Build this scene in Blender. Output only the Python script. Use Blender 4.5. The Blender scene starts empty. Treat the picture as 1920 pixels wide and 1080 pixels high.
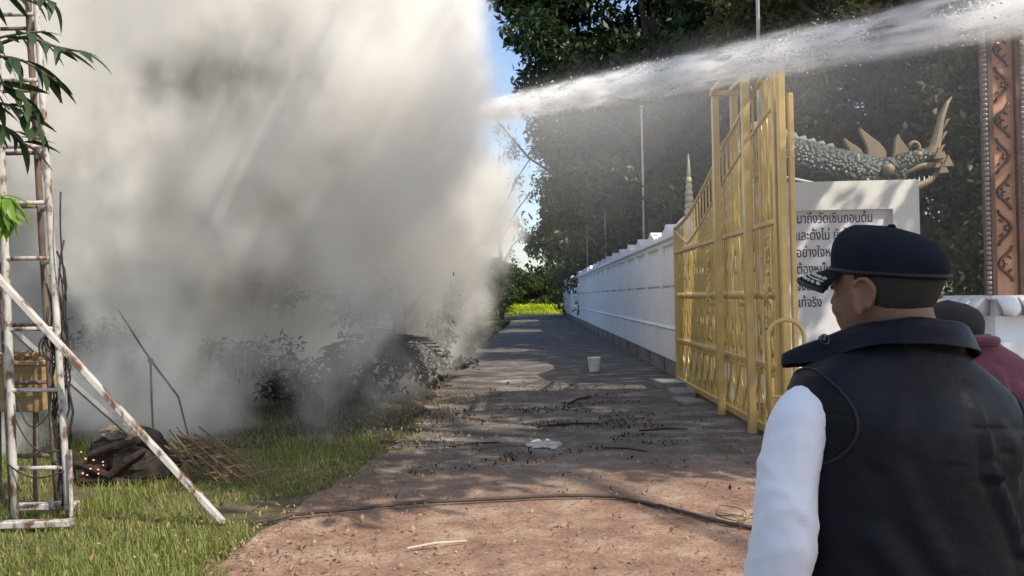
import bpy, bmesh, math, random
import numpy as np
from mathutils import Vector, Matrix, noise as mnoise

rnd = random.Random(7)
npr = np.random.default_rng(11)
PI = math.pi
S = bpy.context.scene
COL = S.collection

# ------------------------------------------------------------------ camera
cam_d = bpy.data.cameras.new('camera')
cam_d.sensor_width = 36.0
cam_d.lens = 28.125
cam_d.clip_start = 0.05
cam_d.clip_end = 2000
cam = bpy.data.objects.new('camera', cam_d)
COL.objects.link(cam)
cam.matrix_world = (Matrix.Translation((0, 0, 1.58)) @ Matrix.Rotation(math.radians(1.375), 4, 'Z')
                    @ Matrix.Rotation(PI / 2 + math.radians(0.68), 4, 'X') @ Matrix.Rotation(math.radians(-1.1), 4, 'Z'))
S.camera = cam

# ------------------------------------------------------------------ sky and sun
SUN_EL = math.radians(47)
SUN_AZ = Vector((0.84, -0.54, 0)).normalized()
sun_dir = Vector((SUN_AZ.x * math.cos(SUN_EL), SUN_AZ.y * math.cos(SUN_EL), math.sin(SUN_EL)))
W = bpy.data.worlds.new('World')
S.world = W
W.use_nodes = True
wn = W.node_tree
sky = wn.nodes.new('ShaderNodeTexSky')
sky.sky_type = 'NISHITA'
sky.sun_disc = False
sky.sun_elevation = SUN_EL
sky.sun_rotation = math.atan2(SUN_AZ.x, SUN_AZ.y)
sky.air_density = 1.0
sky.dust_density = 1.6
bg = wn.nodes['Background']
bg.inputs['Strength'].default_value = 0.15
wn.links.new(sky.outputs[0], bg.inputs['Color'])
sun_l = bpy.data.lights.new('sun', 'SUN')
sun_l.energy = 3.7
sun_l.angle = math.radians(0.6)
sun_l.color = (1.0, 0.92, 0.80)
sun_o = bpy.data.objects.new('sun', sun_l)
COL.objects.link(sun_o)
sun_o.rotation_euler = (-sun_dir).to_track_quat('-Z', 'Y').to_euler()
S.view_settings.view_transform = 'Standard'
S.view_settings.look = 'None'
S.view_settings.exposure = 0.62
S.view_settings.gamma = 1.0
S.view_settings.use_curve_mapping = False
S.cycles.max_bounces = 10
S.cycles.diffuse_bounces = 3
S.cycles.glossy_bounces = 3
S.cycles.transmission_bounces = 4
S.cycles.transparent_max_bounces = 8
S.cycles.volume_bounces = 8
S.cycles.use_denoising = True
S.cycles.volume_step_rate = 0.5
S.cycles.volume_max_steps = 512

# ------------------------------------------------------------------ helpers
def tag(o, label=None, cat=None, group=None, kind=None):
    if label: o['label'] = label
    if cat: o['category'] = cat
    if group: o['group'] = group
    if kind: o['kind'] = kind
    return o

def empty(name, loc=(0, 0, 0), rz=0.0, label=None, cat=None, group=None):
    o = bpy.data.objects.new(name, None)
    o.empty_display_size = 0.2
    COL.objects.link(o)
    o.location = loc
    o.rotation_euler = (0, 0, rz)
    return tag(o, label, cat, group)

def link(name, me, parent=None, loc=None, rot=None, scale=None):
    o = bpy.data.objects.new(name, me)
    COL.objects.link(o)
    if parent: o.parent = parent
    if loc is not None: o.location = loc
    if rot is not None: o.rotation_euler = rot
    if scale is not None: o.scale = scale
    return o

def copy_tree(o, parent=None):
    c = o.copy()
    COL.objects.link(c)
    if parent: c.parent = parent
    for ch in list(o.children):
        copy_tree(ch, c)
    return c

class MB:
    """collects simple shapes and links them as one mesh"""
    def __init__(s):
        s.v = []; s.f = []
    def add(s, vs, fs):
        b = len(s.v)
        s.v.extend([tuple(p) for p in vs])
        s.f.extend([tuple(i + b for i in f) for f in fs])
        return s
    def box(s, c, d, rot=None):
        hx, hy, hz = d[0] / 2, d[1] / 2, d[2] / 2
        vs = [Vector((x, y, z)) for x in (-hx, hx) for y in (-hy, hy) for z in (-hz, hz)]
        if rot is not None:
            vs = [rot @ p for p in vs]
        c = Vector(c)
        return s.add([p + c for p in vs], [(0, 1, 3, 2), (4, 6, 7, 5), (0, 4, 5, 1), (2, 3, 7, 6), (0, 2, 6, 4), (1, 5, 7, 3)])
    def span(s, a, b):
        return s.box([(a[i] + b[i]) / 2 for i in range(3)], [abs(b[i] - a[i]) for i in range(3)])
    def bar(s, p, q, w, h=None, up=(0, 0, 1)):
        p, q = Vector(p), Vector(q)
        d = (q - p)
        L = d.length
        z = d.normalized()
        u = Vector(up)
        if abs(z.dot(u)) > .98: u = Vector((0, 1, 0))
        x = u.cross(z).normalized(); y = z.cross(x)
        return s.box((p + q) / 2, (w, h or w, L), Matrix((x, y, z)).transposed())
    def tube(s, pts, r, n=8, cap=True):
        pts = [Vector(p) for p in pts]
        m = len(pts)
        rs = r if isinstance(r, (list, tuple)) else [r] * m
        t0 = (pts[1] - pts[0]).normalized()
        u = Vector((0, 0, 1)) if abs(t0.z) < .9 else Vector((0, 1, 0))
        u = (u - t0 * u.dot(t0)).normalized()
        vs = []; fs = []
        for i, p in enumerate(pts):
            t = (pts[min(i + 1, m - 1)] - pts[max(i - 1, 0)]).normalized()
            u = u - t * u.dot(t)
            u = u.normalized() if u.length > 1e-6 else t.orthogonal().normalized()
            w = t.cross(u)
            for k in range(n):
                a = 2 * PI * k / n
                vs.append(p + (u * math.cos(a) + w * math.sin(a)) * rs[i])
        for i in range(m - 1):
            for k in range(n):
                k2 = (k + 1) % n
                fs.append((i * n + k, i * n + k2, (i + 1) * n + k2, (i + 1) * n + k))
        if cap:
            fs.append(tuple(range(n - 1, -1, -1)))
            fs.append(tuple(range((m - 1) * n, m * n)))
        return s.add(vs, fs)
    def loft(s, rings, cap=True, close=True):
        n = len(rings[0]); vs = [p for r in rings for p in r]; fs = []
        for i in range(len(rings) - 1):
            for k in range(n if close else n - 1):
                k2 = (k + 1) % n
                fs.append((i * n + k, i * n + k2, (i + 1) * n + k2, (i + 1) * n + k))
        if cap:
            fs.append(tuple(range(n - 1, -1, -1)))
            fs.append(tuple(range((len(rings) - 1) * n, len(rings) * n)))
        return s.add(vs, fs)
    def lathe(s, prof, n=16, c=(0, 0, 0)):
        rings = [[(c[0] + r * math.cos(2 * PI * k / n), c[1] + r * math.sin(2 * PI * k / n), c[2] + z) for k in range(n)] for r, z in prof]
        return s.loft(rings)
    def prism(s, poly, axis, a, b):
        """poly: list of 2-tuples in the other two axes"""
        def mk(p, t):
            return (t, p[0], p[1]) if axis == 0 else ((p[0], t, p[1]) if axis == 1 else (p[0], p[1], t))
        n = len(poly)
        vs = [mk(p, a) for p in poly] + [mk(p, b) for p in poly]
        fs = [tuple(range(n - 1, -1, -1)), tuple(range(n, 2 * n))]
        fs += [(k, (k + 1) % n, n + (k + 1) % n, n + k) for k in range(n)]
        return s.add(vs, fs)
    def ell(s, c, r, n=8, m=6, rot=None):
        rings = []
        for i in range(1, m):
            th = PI * i / m
            ring = []
            for k in range(n):
                a = 2 * PI * k / n
                p = Vector((r[0] * math.sin(th) * math.cos(a), r[1] * math.sin(th) * math.sin(a), -r[2] * math.cos(th)))
                if rot is not None: p = rot @ p
                ring.append(p + Vector(c))
            rings.append(ring)
        return s.loft(rings)
    def mesh(s, name, mat=None, smooth=False, bevel=0):
        me = bpy.data.meshes.new(name)
        me.from_pydata(s.v, [], s.f)
        bm = bmesh.new(); bm.from_mesh(me)
        bmesh.ops.recalc_face_normals(bm, faces=bm.faces)
        if bevel:
            bmesh.ops.bevel(bm, geom=[e for e in bm.edges], offset=bevel, segments=1, affect='EDGES', clamp_overlap=True)
        bm.to_mesh(me); bm.free()
        if smooth:
            for p in me.polygons: p.use_smooth = True
            if smooth == 'auto':
                pass
        if mat: me.materials.append(mat)
        return me
    def build(s, name, mat=None, parent=None, smooth=False, bevel=0, loc=None, rot=None):
        return link(name, s.mesh(name, mat, smooth, bevel), parent, loc, rot)

def np_mesh(name, verts, quads, mat, smooth=False):
    verts = np.asarray(verts, dtype=np.float32).reshape(-1, 3)
    quads = np.asarray(quads, dtype=np.int32)
    k = quads.shape[1]
    me = bpy.data.meshes.new(name)
    me.vertices.add(len(verts)); me.vertices.foreach_set('co', verts.ravel())
    me.loops.add(quads.size); me.loops.foreach_set('vertex_index', quads.ravel())
    me.polygons.add(len(quads))
    me.polygons.foreach_set('loop_start', np.arange(0, quads.size, k, dtype=np.int32))
    me.polygons.foreach_set('loop_total', np.full(len(quads), k, dtype=np.int32))
    if smooth: me.polygons.foreach_set('use_smooth', np.ones(len(quads), dtype=bool))
    me.update(calc_edges=True)
    me.materials.append(mat)
    return me

def leaf_mesh(name, P, L, Wd, mat, up=0.35, droop=0.25, out=None):
    """many small kite leaves: P centres (N,3), L lengths, Wd widths"""
    P = np.asarray(P, float); N = len(P)
    d = npr.normal(size=(N, 3))
    if out is not None: d = d * .8 + out
    d[:, 2] -= droop
    d /= np.linalg.norm(d, axis=1)[:, None] + 1e-9
    n = npr.normal(size=(N, 3)); n[:, 2] += up * 3
    n -= d * (n * d).sum(1)[:, None]
    n /= np.linalg.norm(n, axis=1)[:, None] + 1e-9
    b = np.cross(d, n)
    L = np.asarray(L, float)[:, None]; Wd = np.asarray(Wd, float)[:, None]
    v = np.empty((N, 4, 3))
    v[:, 0] = P - d * L * .5
    v[:, 1] = P + b * Wd * .5 + n * Wd * .12
    v[:, 2] = P + d * L * .5 - n * L * .08
    v[:, 3] = P - b * Wd * .5 + n * Wd * .12
    q = np.arange(N * 4).reshape(N, 4)
    return np_mesh(name, v, q, mat)

# ------------------------------------------------------------------ materials
def nmat(name):
    m = bpy.data.materials.new(name); m.use_nodes = True
    nt = m.node_tree
    return m, nt, nt.nodes['Principled BSDF'], nt.links

def nd(nt, typ, **kw):
    n = nt.nodes.new(typ)
    for k, v in kw.items():
        if k.startswith('i_'): n.inputs[k[2:].replace('_', ' ')].default_value = v
        else: setattr(n, k, v)
    return n

def ramp(nt, stops, interp='LINEAR'):
    r = nt.nodes.new('ShaderNodeValToRGB')
    r.color_ramp.interpolation = interp
    e = r.color_ramp.elements
    while len(e) < len(stops): e.new(0.5)
    for i, (p, c) in enumerate(stops):
        e[i].position = p
        e[i].color = (c, c, c, 1) if isinstance(c, (int, float)) else (c[0], c[1], c[2], 1)
    return r

def pmat(name, c1, c2=None, scale=4.0, rough=.7, metal=0.0, bump=0.0, bscale=40.0, spots=None, spot_scale=8.0, spot_lo=.6, spec=.4, coat=0, sheen=0, stretch=None, lo=.35, hi=.65, rvar=0.12):
    m, nt, bs, L = nmat(name)
    bs.inputs['Roughness'].default_value = rough
    bs.inputs['Metallic'].default_value = metal
    bs.inputs['Specular IOR Level'].default_value = spec
    if coat: bs.inputs['Coat Weight'].default_value = coat
    if sheen: bs.inputs['Sheen Weight'].default_value = sheen
    tc = nd(nt, 'ShaderNodeTexCoord'); vec = tc.outputs['Object']
    if stretch:
        mp = nd(nt, 'ShaderNodeMapping'); mp.inputs['Scale'].default_value = stretch
        L.new(vec, mp.inputs['Vector']); vec = mp.outputs[0]
    c2 = c2 or tuple(x * .75 for x in c1)
    n1 = nd(nt, 'ShaderNodeTexNoise', i_Scale=scale, i_Detail=6.0, i_Roughness=.62)
    L.new(vec, n1.inputs['Vector'])
    r1 = ramp(nt, [(lo, c1), (hi, c2)])
    L.new(n1.outputs['Fac'], r1.inputs['Fac'])
    out = r1.outputs['Color']
    if spots:
        n2 = nd(nt, 'ShaderNodeTexNoise', i_Scale=spot_scale, i_Detail=8.0, i_Roughness=.7)
        L.new(vec, n2.inputs['Vector'])
        r2 = ramp(nt, [(spot_lo, 0.0), (spot_lo + .08, 1.0)])
        L.new(n2.outputs['Fac'], r2.inputs['Fac'])
        mx = nd(nt, 'ShaderNodeMix', data_type='RGBA')
        L.new(r2.outputs['Color'], mx.inputs[0]); L.new(out, mx.inputs[6]); mx.inputs[7].default_value = (*spots, 1)
        out = mx.outputs[2]
    L.new(out, bs.inputs['Base Color'])
    if rvar:
        mr = nd(nt, 'ShaderNodeMapRange')
        mr.inputs['To Min'].default_value = max(.05, rough - rvar); mr.inputs['To Max'].default_value = min(1, rough + rvar)
        L.new(n1.outputs['Fac'], mr.inputs['Value']); L.new(mr.outputs[0], bs.inputs['Roughness'])
    if bump:
        n3 = nd(nt, 'ShaderNodeTexNoise', i_Scale=bscale, i_Detail=5.0)
        L.new(vec, n3.inputs['Vector'])
        bp = nd(nt, 'ShaderNodeBump', i_Strength=bump, i_Distance=.02)
        L.new(n3.outputs['Fac'], bp.inputs['Height']); L.new(bp.outputs[0], bs.inputs['Normal'])
    return m

def leafmat(name, cols, trans=.35, rough=.5):
    m, nt, bs, L = nmat(name)
    g = nd(nt, 'ShaderNodeNewGeometry')
    k = len(cols)
    r = ramp(nt, [(i / max(1, k - 1), c) for i, c in enumerate(cols)])
    L.new(g.outputs['Random Per Island'], r.inputs['Fac'])
    L.new(r.outputs[0], bs.inputs['Base Color'])
    bs.inputs['Roughness'].default_value = rough
    bs.inputs['Specular IOR Level'].default_value = .35
    t = nd(nt, 'ShaderNodeBsdfTranslucent')
    hs = nd(nt, 'ShaderNodeHueSaturation', i_Value=1.5, i_Saturation=1.1)
    L.new(r.outputs[0], hs.inputs['Color']); L.new(hs.outputs[0], t.inputs['Color'])
    mx = nd(nt, 'ShaderNodeMixShader'); mx.inputs[0].default_value = trans
    L.new(bs.outputs[0], mx.inputs[1]); L.new(t.outputs[0], mx.inputs[2])
    L.new(mx.outputs[0], nt.nodes['Material Output'].inputs['Surface'])
    return m

M = {}
M['white_wall'] = pmat('white_wall_paint', (.84, .85, .87), (.78, .79, .81), 2.2, .75, bump=.12, bscale=25, spots=(.52, .50, .46), spot_scale=1.6, spot_lo=.68, stretch=(1, 1, .35))
M['concrete'] = pmat('weathered_concrete', (.27, .26, .25), (.17, .165, .16), 3.0, .85, bump=.3, bscale=40, spots=(.14, .13, .12), spot_scale=5)
M['dark_concrete'] = pmat('dark_grey_concrete', (.10, .095, .09), (.06, .06, .055), 4, .85, bump=.3)  # plain dark grey, for the plinth gaps and the house trim
M['gold'] = pmat('gold_gate_paint', (.66, .48, .165), (.54, .37, .11), 7, .38, .35, spec=.5, bump=.08, bscale=60, spots=(.34, .17, .05), spot_scale=9, spot_lo=.66)
M['gold_pale'] = pmat('pale_gold_paint', (.72, .53, .22), (.62, .43, .16), 5, .34, .35, bump=.05, bscale=50, spots=(.42, .24, .08), spot_scale=9, spot_lo=.68)
M['bark'] = pmat('tree_bark', (.13, .10, .075), (.07, .055, .04), 9, .9, bump=.8, bscale=18, stretch=(1, 1, .3))
M['leaf_dark'] = leafmat('leaves_dark_green', [(.014, .030, .012), (.022, .045, .016), (.034, .060, .020), (.050, .070, .026)], .22)
M['leaf_mid'] = leafmat('leaves_mid_green', [(.022, .044, .014), (.036, .064, .018), (.055, .085, .024), (.085, .095, .030)], .3)
M['leaf_olive'] = leafmat('leaves_olive', [(.035, .045, .018), (.06, .068, .025), (.09, .085, .035), (.11, .09, .04)], .3)
M['leaf_bright'] = leafmat('leaves_bright_green', [(.10, .20, .025), (.16, .28, .035), (.20, .32, .05)], .45, .4)
M['leaf_burnt'] = leafmat('leaves_scorched', [(.010, .009, .008), (.018, .014, .011), (.026, .02, .013)], .1, .9)
M['leaf_burnt'].node_tree.nodes['Principled BSDF'].inputs['Specular IOR Level'].default_value = .08
M['leaf_dry'] = leafmat('leaves_dry', [(.22, .14, .07), (.30, .20, .10), (.38, .29, .16), (.16, .09, .05)], .2, .8)
M['white_metal'] = pmat('chipped_white_pipe_paint', (.50, .48, .44), (.32, .29, .26), 11, .55, .0, bump=.25, spots=(.13, .075, .05), spot_scale=11, spot_lo=.50, stretch=(1, 1, .45))
M['grey_metal'] = pmat('galvanised_steel', (.42, .43, .44), (.32, .33, .34), 6, .45, .6, spots=(.18, .12, .08), spot_scale=9, spot_lo=.66)
M['rust'] = pmat('rusty_pipe', (.17, .12, .09), (.09, .065, .05), 8, .8, .1, bump=.3, spots=(.34, .31, .27), spot_scale=12, spot_lo=.6)
M['cable'] = pmat('black_cable', (.02, .02, .02), (.03, .028, .025), 8, .55)
M['plywood'] = pmat('ochre_plywood', (.34, .235, .11), (.22, .15, .07), 3, .7, bump=.2, bscale=30, stretch=(1, 1, 6), spots=(.20, .12, .05), spot_scale=5, spot_lo=.62)
M['char'] = pmat('charred_wood', (.022, .016, .013), (.045, .03, .022), 8, .9, bump=.9, bscale=22, spots=(.10, .055, .035), spot_scale=7, spot_lo=.6)
M['ash'] = pmat('grey_ash', (.24, .19, .15), (.11, .08, .06), 12, .95, bump=.7, bscale=50)
M['straw'] = pmat('dry_frond', (.20, .13, .07), (.11, .07, .04), 10, .85, bump=.3)
M['rubber'] = pmat('dusty_hose', (.055, .040, .034), (.085, .06, .048), 7, .75, bump=.15)
M['bucket'] = pmat('white_bucket_plastic', (.74, .73, .70), (.66, .65, .62), 6, .4, spots=(.45, .40, .33), spot_scale=8, spot_lo=.64)
M['wood_pale'] = pmat('bleached_stick', (.50, .44, .36), (.38, .32, .25), 8, .85)
M['roof'] = pmat('grey_roof_sheet', (.20, .20, .20), (.14, .14, .145), 3, .7, stretch=(6, 1, 1))
M['house_wall'] = pmat('house_wall', (.36, .35, .33), (.28, .27, .26), 2, .85)
M['stone_spire'] = pmat('weathered_spire', (.50, .45, .33), (.34, .30, .22), 4, .8, bump=.4)

# ------------------------------------------------------------------ setting
def ground_mat():
    m, nt, bs, L = nmat('soil_and_turf')
    tc = nd(nt, 'ShaderNodeTexCoord')
    a = nd(nt, 'ShaderNodeTexNoise', i_Scale=.9, i_Detail=8.0, i_Roughness=.65)
    b = nd(nt, 'ShaderNodeTexNoise', i_Scale=26.0, i_Detail=8.0, i_Roughness=.7)
    L.new(tc.outputs['Object'], a.inputs['Vector']); L.new(tc.outputs['Object'], b.inputs['Vector'])
    r = ramp(nt, [(.35, (.055, .055, .022)), (.50, (.10, .085, .04)), (.64, (.19, .13, .08))])
    L.new(a.outputs['Fac'], r.inputs['Fac'])
    r2 = ramp(nt, [(.3, .4), (.7, 1.6)]); L.new(b.outputs['Fac'], r2.inputs['Fac'])
    mx = nd(nt, 'ShaderNodeMix', data_type='RGBA', blend_type='MULTIPLY'); mx.inputs[0].default_value = 1
    L.new(r.outputs[0], mx.inputs[6]); L.new(r2.outputs[0], mx.inputs[7]); L.new(mx.outputs[2], bs.inputs['Base Color'])
    bs.inputs['Roughness'].default_value = .95
    bp = nd(nt, 'ShaderNodeBump', i_Strength=.6, i_Distance=.04); L.new(b.outputs['Fac'], bp.inputs['Height']); L.new(bp.outputs[0], bs.inputs['Normal'])
    return m

def path_mat():
    m, nt, bs, L = nmat('laterite_path_soil')
    tc = nd(nt, 'ShaderNodeTexCoord'); O = tc.outputs['Object']
    sep = nd(nt, 'ShaderNodeSeparateXYZ'); L.new(O, sep.inputs[0])
    big = nd(nt, 'ShaderNodeTexNoise', i_Scale=.55, i_Detail=7.0, i_Roughness=.6); L.new(O, big.inputs['Vector'])
    # wet, ash covered middle of the path
    w = nd(nt, 'ShaderNodeMath', operation='MULTIPLY_ADD'); L.new(big.outputs['Fac'], w.inputs[0]); w.inputs[1].default_value = 4.5; L.new(sep.outputs['Y'], w.inputs[2])
    rw = nd(nt, 'ShaderNodeMapRange', interpolation_type='SMOOTHSTEP'); L.new(w.outputs[0], rw.inputs['Value'])
    rw.inputs['From Min'].default_value = 7.6; rw.inputs['From Max'].default_value = 11.0
    near = nd(nt, 'ShaderNodeTexNoise', i_Scale=2.3, i_Detail=9.0, i_Roughness=.7); L.new(O, near.inputs['Vector'])
    rn = ramp(nt, [(.32, (.17, .095, .064)), (.48, (.28, .165, .11)), (.7, (.46, .33, .23))]); L.new(near.outputs['Fac'], rn.inputs['Fac'])
    mp = nd(nt, 'ShaderNodeMapping'); mp.inputs['Scale'].default_value = (1.0, 1.5, 1); L.new(O, mp.inputs['Vector'])
    far = nd(nt, 'ShaderNodeTexNoise', i_Scale=1.4, i_Detail=9.0, i_Roughness=.68); L.new(mp.outputs[0], far.inputs['Vector'])
    rf = ramp(nt, [(.33, (.045, .037, .033)), (.45, (.09, .077, .068)), (.55, (.165, .142, .125)), (.62, (.27, .24, .21)), (.70, (.46, .42, .38))]); L.new(far.outputs['Fac'], rf.inputs['Fac'])
    mx = nd(nt, 'ShaderNodeMix', data_type='RGBA'); L.new(rw.outputs[0], mx.inputs[0]); L.new(rn.outputs[0], mx.inputs[6]); L.new(rf.outputs[0], mx.inputs[7])
    fine = nd(nt, 'ShaderNodeTexNoise', i_Scale=38.0, i_Detail=6.0, i_Roughness=.7); L.new(O, fine.inputs['Vector'])
    r3 = ramp(nt, [(.3, .62), (.7, 1.3)]); L.new(fine.outputs['Fac'], r3.inputs['Fac'])
    m2 = nd(nt, 'ShaderNodeMix', data_type='RGBA', blend_type='MULTIPLY'); m2.inputs[0].default_value = 1
    L.new(mx.outputs[2], m2.inputs[6]); L.new(r3.outputs[0], m2.inputs[7]); L.new(m2.outputs[2], bs.inputs['Base Color'])
    rr = nd(nt, 'ShaderNodeMapRange'); L.new(far.outputs['Fac'], rr.inputs['Value']); rr.inputs['From Min'].default_value = .35; rr.inputs['From Max'].default_value = .6; rr.inputs['To Min'].default_value = .55; rr.inputs['To Max'].default_value = .95
    L.new(rr.outputs[0], bs.inputs['Roughness'])
    ad = nd(nt, 'ShaderNodeMath', operation='MULTIPLY_ADD'); L.new(near.outputs['Fac'], ad.inputs[0]); ad.inputs[1].default_value = 2.5; L.new(fine.outputs['Fac'], ad.inputs[2])
    bp = nd(nt, 'ShaderNodeBump', i_Strength=.7, i_Distance=.03); L.new(ad.outputs[0], bp.inputs['Height']); L.new(bp.outputs[0], bs.inputs['Normal'])
    return m

def gz(x, y):
    """gentle relief of the ground, flat towards the wall"""
    return 0.0

# ground: one sheet to the horizon
g = MB(); g.add([(-600, -200, -.012), (600, -200, -.012), (600, 900, -.012), (-600, 900, -.012)], [(0, 1, 2, 3)])
tag(g.build('ground', ground_mat()), kind='structure')

def path_left(y):
    ks = [(-30, -2.2), (3, -2.05), (4.6, -1.95), (5.8, -1.85), (7, -1.72), (8.8, -1.42), (12, -1.55), (26, -1.62), (45, -1.3), (75, -1.3)]
    for (a, b), (c, d) in zip(ks, ks[1:]):
        if y <= c:
            return b + (d - b) * (y - a) / (c - a)
    return ks[-1][1]
ys = list(np.arange(-8, 20, .25)) + list(np.arange(20, 72, 1.0))
vs = []; fs = []
NX = 24
for i, y in enumerate(ys):
    xl = path_left(y) + (mnoise.noise(Vector((y * 1.3, 0, 3))) * .26 + mnoise.noise(Vector((y * 5, 2, 3))) * .13)
    xr = 14.0 if y < 13.9 else 2.75
    for k in range(NX + 1):
        t = k / NX
        x = xl + (xr - xl) * t
        z = .012 * mnoise.noise(Vector((x * 1.5, y * 1.5, 0))) + .006 * mnoise.noise(Vector((x * 5, y * 5, 1)))
        ed = min(1, t * 6)
        vs.append((x, y, .004 + .014 * ed + z * ed))
    if i:
        b = (i - 1) * (NX + 1)
        for k in range(NX): fs.append((b + k, b + k + 1, b + k + NX + 2, b + k + NX + 1))
pm = MB(); pm.add(vs, fs)
tag(pm.build('path', path_mat(), smooth=True), kind='structure')
# sunlit rice field at the far end of the path
fm = leafmat('young_rice', [(.46, .54, .03), (.54, .60, .04), (.58, .62, .06)], .3, .6)
fld = MB(); fld.add([(-60, 74, .02), (80, 74, .02), (120, 420, .02), (-90, 420, .02)], [(0, 1, 2, 3)])
tag(fld.build('field', pmat('rice_field_green', (.50, .55, .03), (.42, .47, .03), .3, .8)), kind='structure')
N = 5000
P = np.stack([npr.uniform(-9, 9, N), 73 + npr.uniform(0, 1, N) ** 2 * 26, npr.uniform(.1, .7, N)], 1)
tag(link('rice_plants', leaf_mesh('rice_plants', P, npr.uniform(.5, .9, N), npr.uniform(.03, .06, N), fm, up=.1, droop=-1.6)), kind='stuff')

# ------------------------------------------------------------------ boundary wall of equal bays
WX = 2.65
wall = empty('boundary_wall', (WX, 14.4, 0), 0, 'long white temple wall with scalloped coping and recessed panels beside the dirt path', 'wall')
pn = MB()
pn.span((.06, 0, .33), (.18, 2, 2.62))
pn.span((0, .004, .33), (.06, 1.996, 1.70))
pn.span((0, .004, 1.755), (.06, 1.996, 2.32))
pn.span((0, .004, 1.70), (.06, .13, 1.755)); pn.span((0, 1.87, 1.70), (.06, 1.996, 1.755))
pn.span((0, .004, 2.54), (.06, 1.996, 2.62))
pn.span((0, .004, 2.32), (.06, .24, 2.54)); pn.span((0, 1.76, 2.32), (.06, 1.996, 2.54))
pn.prism([(-.03, .93), (0, .90), (0, .985)], 1, .002, 1.998)
pn_me = pn.mesh('wall_panel', M['white_wall'])
cp = MB()
poly = [(0, 2.62), (2, 2.62), (2, 2.69)]
for k in range(25):
    t = 1 - k / 24
    y = 2 * t
    z = 2.70 + .055 * (abs(math.sin(t * PI * 5)) ** .7) + .17 * math.exp(-((t - .5) / .17) ** 2)
    poly.append((y, z))
poly.append((0, 2.69))
cp.prism(poly, 0, -.05, .23)
cp.span((-.075, 0, 2.635), (-.05, 2, 2.675))
cp_me = cp.mesh('coping', M['white_wall'])
pl = MB(); pl.span((.03, .13, -.1), (.17, 1.87, .325)); pl_me = pl.mesh('plinth_panel', M['concrete'])
po = MB(); po.span((.075, -.13, -.1), (.17, .13, .325)); po_me = po.mesh('plinth_post', M['dark_concrete'])  # dark colour put in for the gaps between the plinth panels
for i in range(27):
    for nm, me in (('wall_panel', pn_me), ('coping', cp_me), ('plinth_panel', pl_me), ('plinth_post', po_me)):
        link(nm, me, wall, (0, i * 2.0, 0))
# end pier of the wall next to the gate
ep = MB(); ep.span((-.04, -.36, -.1), (.24, -.002, 2.66)); ep.span((-.08, -.40, 2.66), (.28, .02, 2.74)); ep.lathe([(.16, 2.74), (.18, 2.80), (.10, 2.90), (.02, 2.96)], 10, (.1, -.19, 0))
ep.build('end_pier', M['white_wall'], wall)
# low concrete slabs lying along the foot of the wall by the gate
for (x, y, sx, sy, sz, r) in ((2.28, 13.6, .42, .8, .12, .1), (2.30, 12.5, .36, .7, .09, -.05), (2.22, 11.6, .30, .6, .06, .16)):
    b = MB(); b.box((0, 0, sz / 2), (sx, sy, sz))
    o = b.build('concrete_slab', M['concrete'], bevel=.012, loc=(x, y, .012), rot=(0, 0, r))
    tag(o, {13.6: 'thickest grey concrete slab lying at the end of the white wall', 12.5: 'flat grey concrete slab in the middle beside the gold gate foot', 11.6: 'thin pale concrete slab nearest the gate guide posts'}[y], 'slab', 'slabs lying along the gate')

# ------------------------------------------------------------------ flag poles on the wall
fp = empty('flag_pole', (3.02, 10.45, 0), 0, 'tall thin grey pole rising behind the gold gate top', 'pole', 'poles along the white wall')
b = MB(); b.tube([(0, 0, 0), (0, 0, 3.2), (0, 0, 6.35)], [.032, .028, .022], 8); b.build('shaft', M['grey_metal'], fp)
b = MB(); b.tube([(0, 0, 3.15), (0, 0, 3.3)], .042, 8); b.build('joint', M['grey_metal'], fp)
b = MB(); b.tube([(0, 0, 4.7), (0, 0, 4.78)], .038, 8); b.build('joint', M['grey_metal'], fp)
b = MB(); b.ell((0, 0, 6.39), (.055, .055, .06), 8, 6); b.build('finial', M['white_metal'], fp)
for (y, h, lb) in ((21.3, 1.03, 'thin grey pole with white tip standing alone against the dark trees'), (32.2, .965, 'second thin pole further along the white wall'),
                   (42.5, .82, 'third thin short pole above the receding wall'), (51.5, .74, 'fourth thin pole near the wall end'), (60.5, .70, 'farthest thin pole above the wall end')):
    c = copy_tree(fp); c.location = (3.02, y, 0); c.scale = (1, 1, h); c['label'] = lb

# ------------------------------------------------------------------ sliding gate
GX = 2.55
gate = empty('sliding_gate', (GX, 0, 0), 0, 'gold painted sliding gate with sweeping curved top rail and dense scrollwork', 'gate')
Y0, Y1 = 8.28, 14.1
def top_z(y):
    ks = [(7.0, 4.02), (7.95, 4.0), (8.9, 3.88), (9.7, 3.68), (10.55, 3.50), (11.4, 3.22), (12.5, 2.93), (13.3, 2.79), (14.1, 2.74), (15, 2.72)]
    for (a, za), (c, zc) in zip(ks, ks[1:]):
        if y <= c: return za + (zc - za) * (y - a) / (c - a)
    return 2.74
def top_s(y): return (top_z(y - .3) + top_z(y) + top_z(y + .3)) / 3
yy = [Y0 + (Y1 - Y0) * k / 40 for k in range(41)]
b = MB(); b.tube([(0, y, top_s(y)) for y in yy], .032, 8); b.build('top_rail', M['gold_pale'], gate, smooth=True)
b = MB(); b.tube([(0, y, top_s(y) - .44 * min(1, max(.05, (Y1 + .1 - y) / 1.2))) for y in yy], .022, 8); b.build('curved_rail', M['gold_pale'], gate, smooth=True)
for nm, z, w, h in (('middle_rail', 2.32, .06, .055), ('lower_rail', .79, .06, .055), ('bottom_rail', .10, .07, .09)):
    b = MB(); b.box((0, (Y0 + Y1) / 2, z), (w, Y1 - Y0 - .05, h)); b.build(nm, M['gold_pale'], gate, bevel=.006)
b = MB(); b.box((0, (Y0 + Y1) / 2, .018), (.09, Y1 - Y0, .022)); b.build('floor_track', M['rust'], gate)
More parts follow.
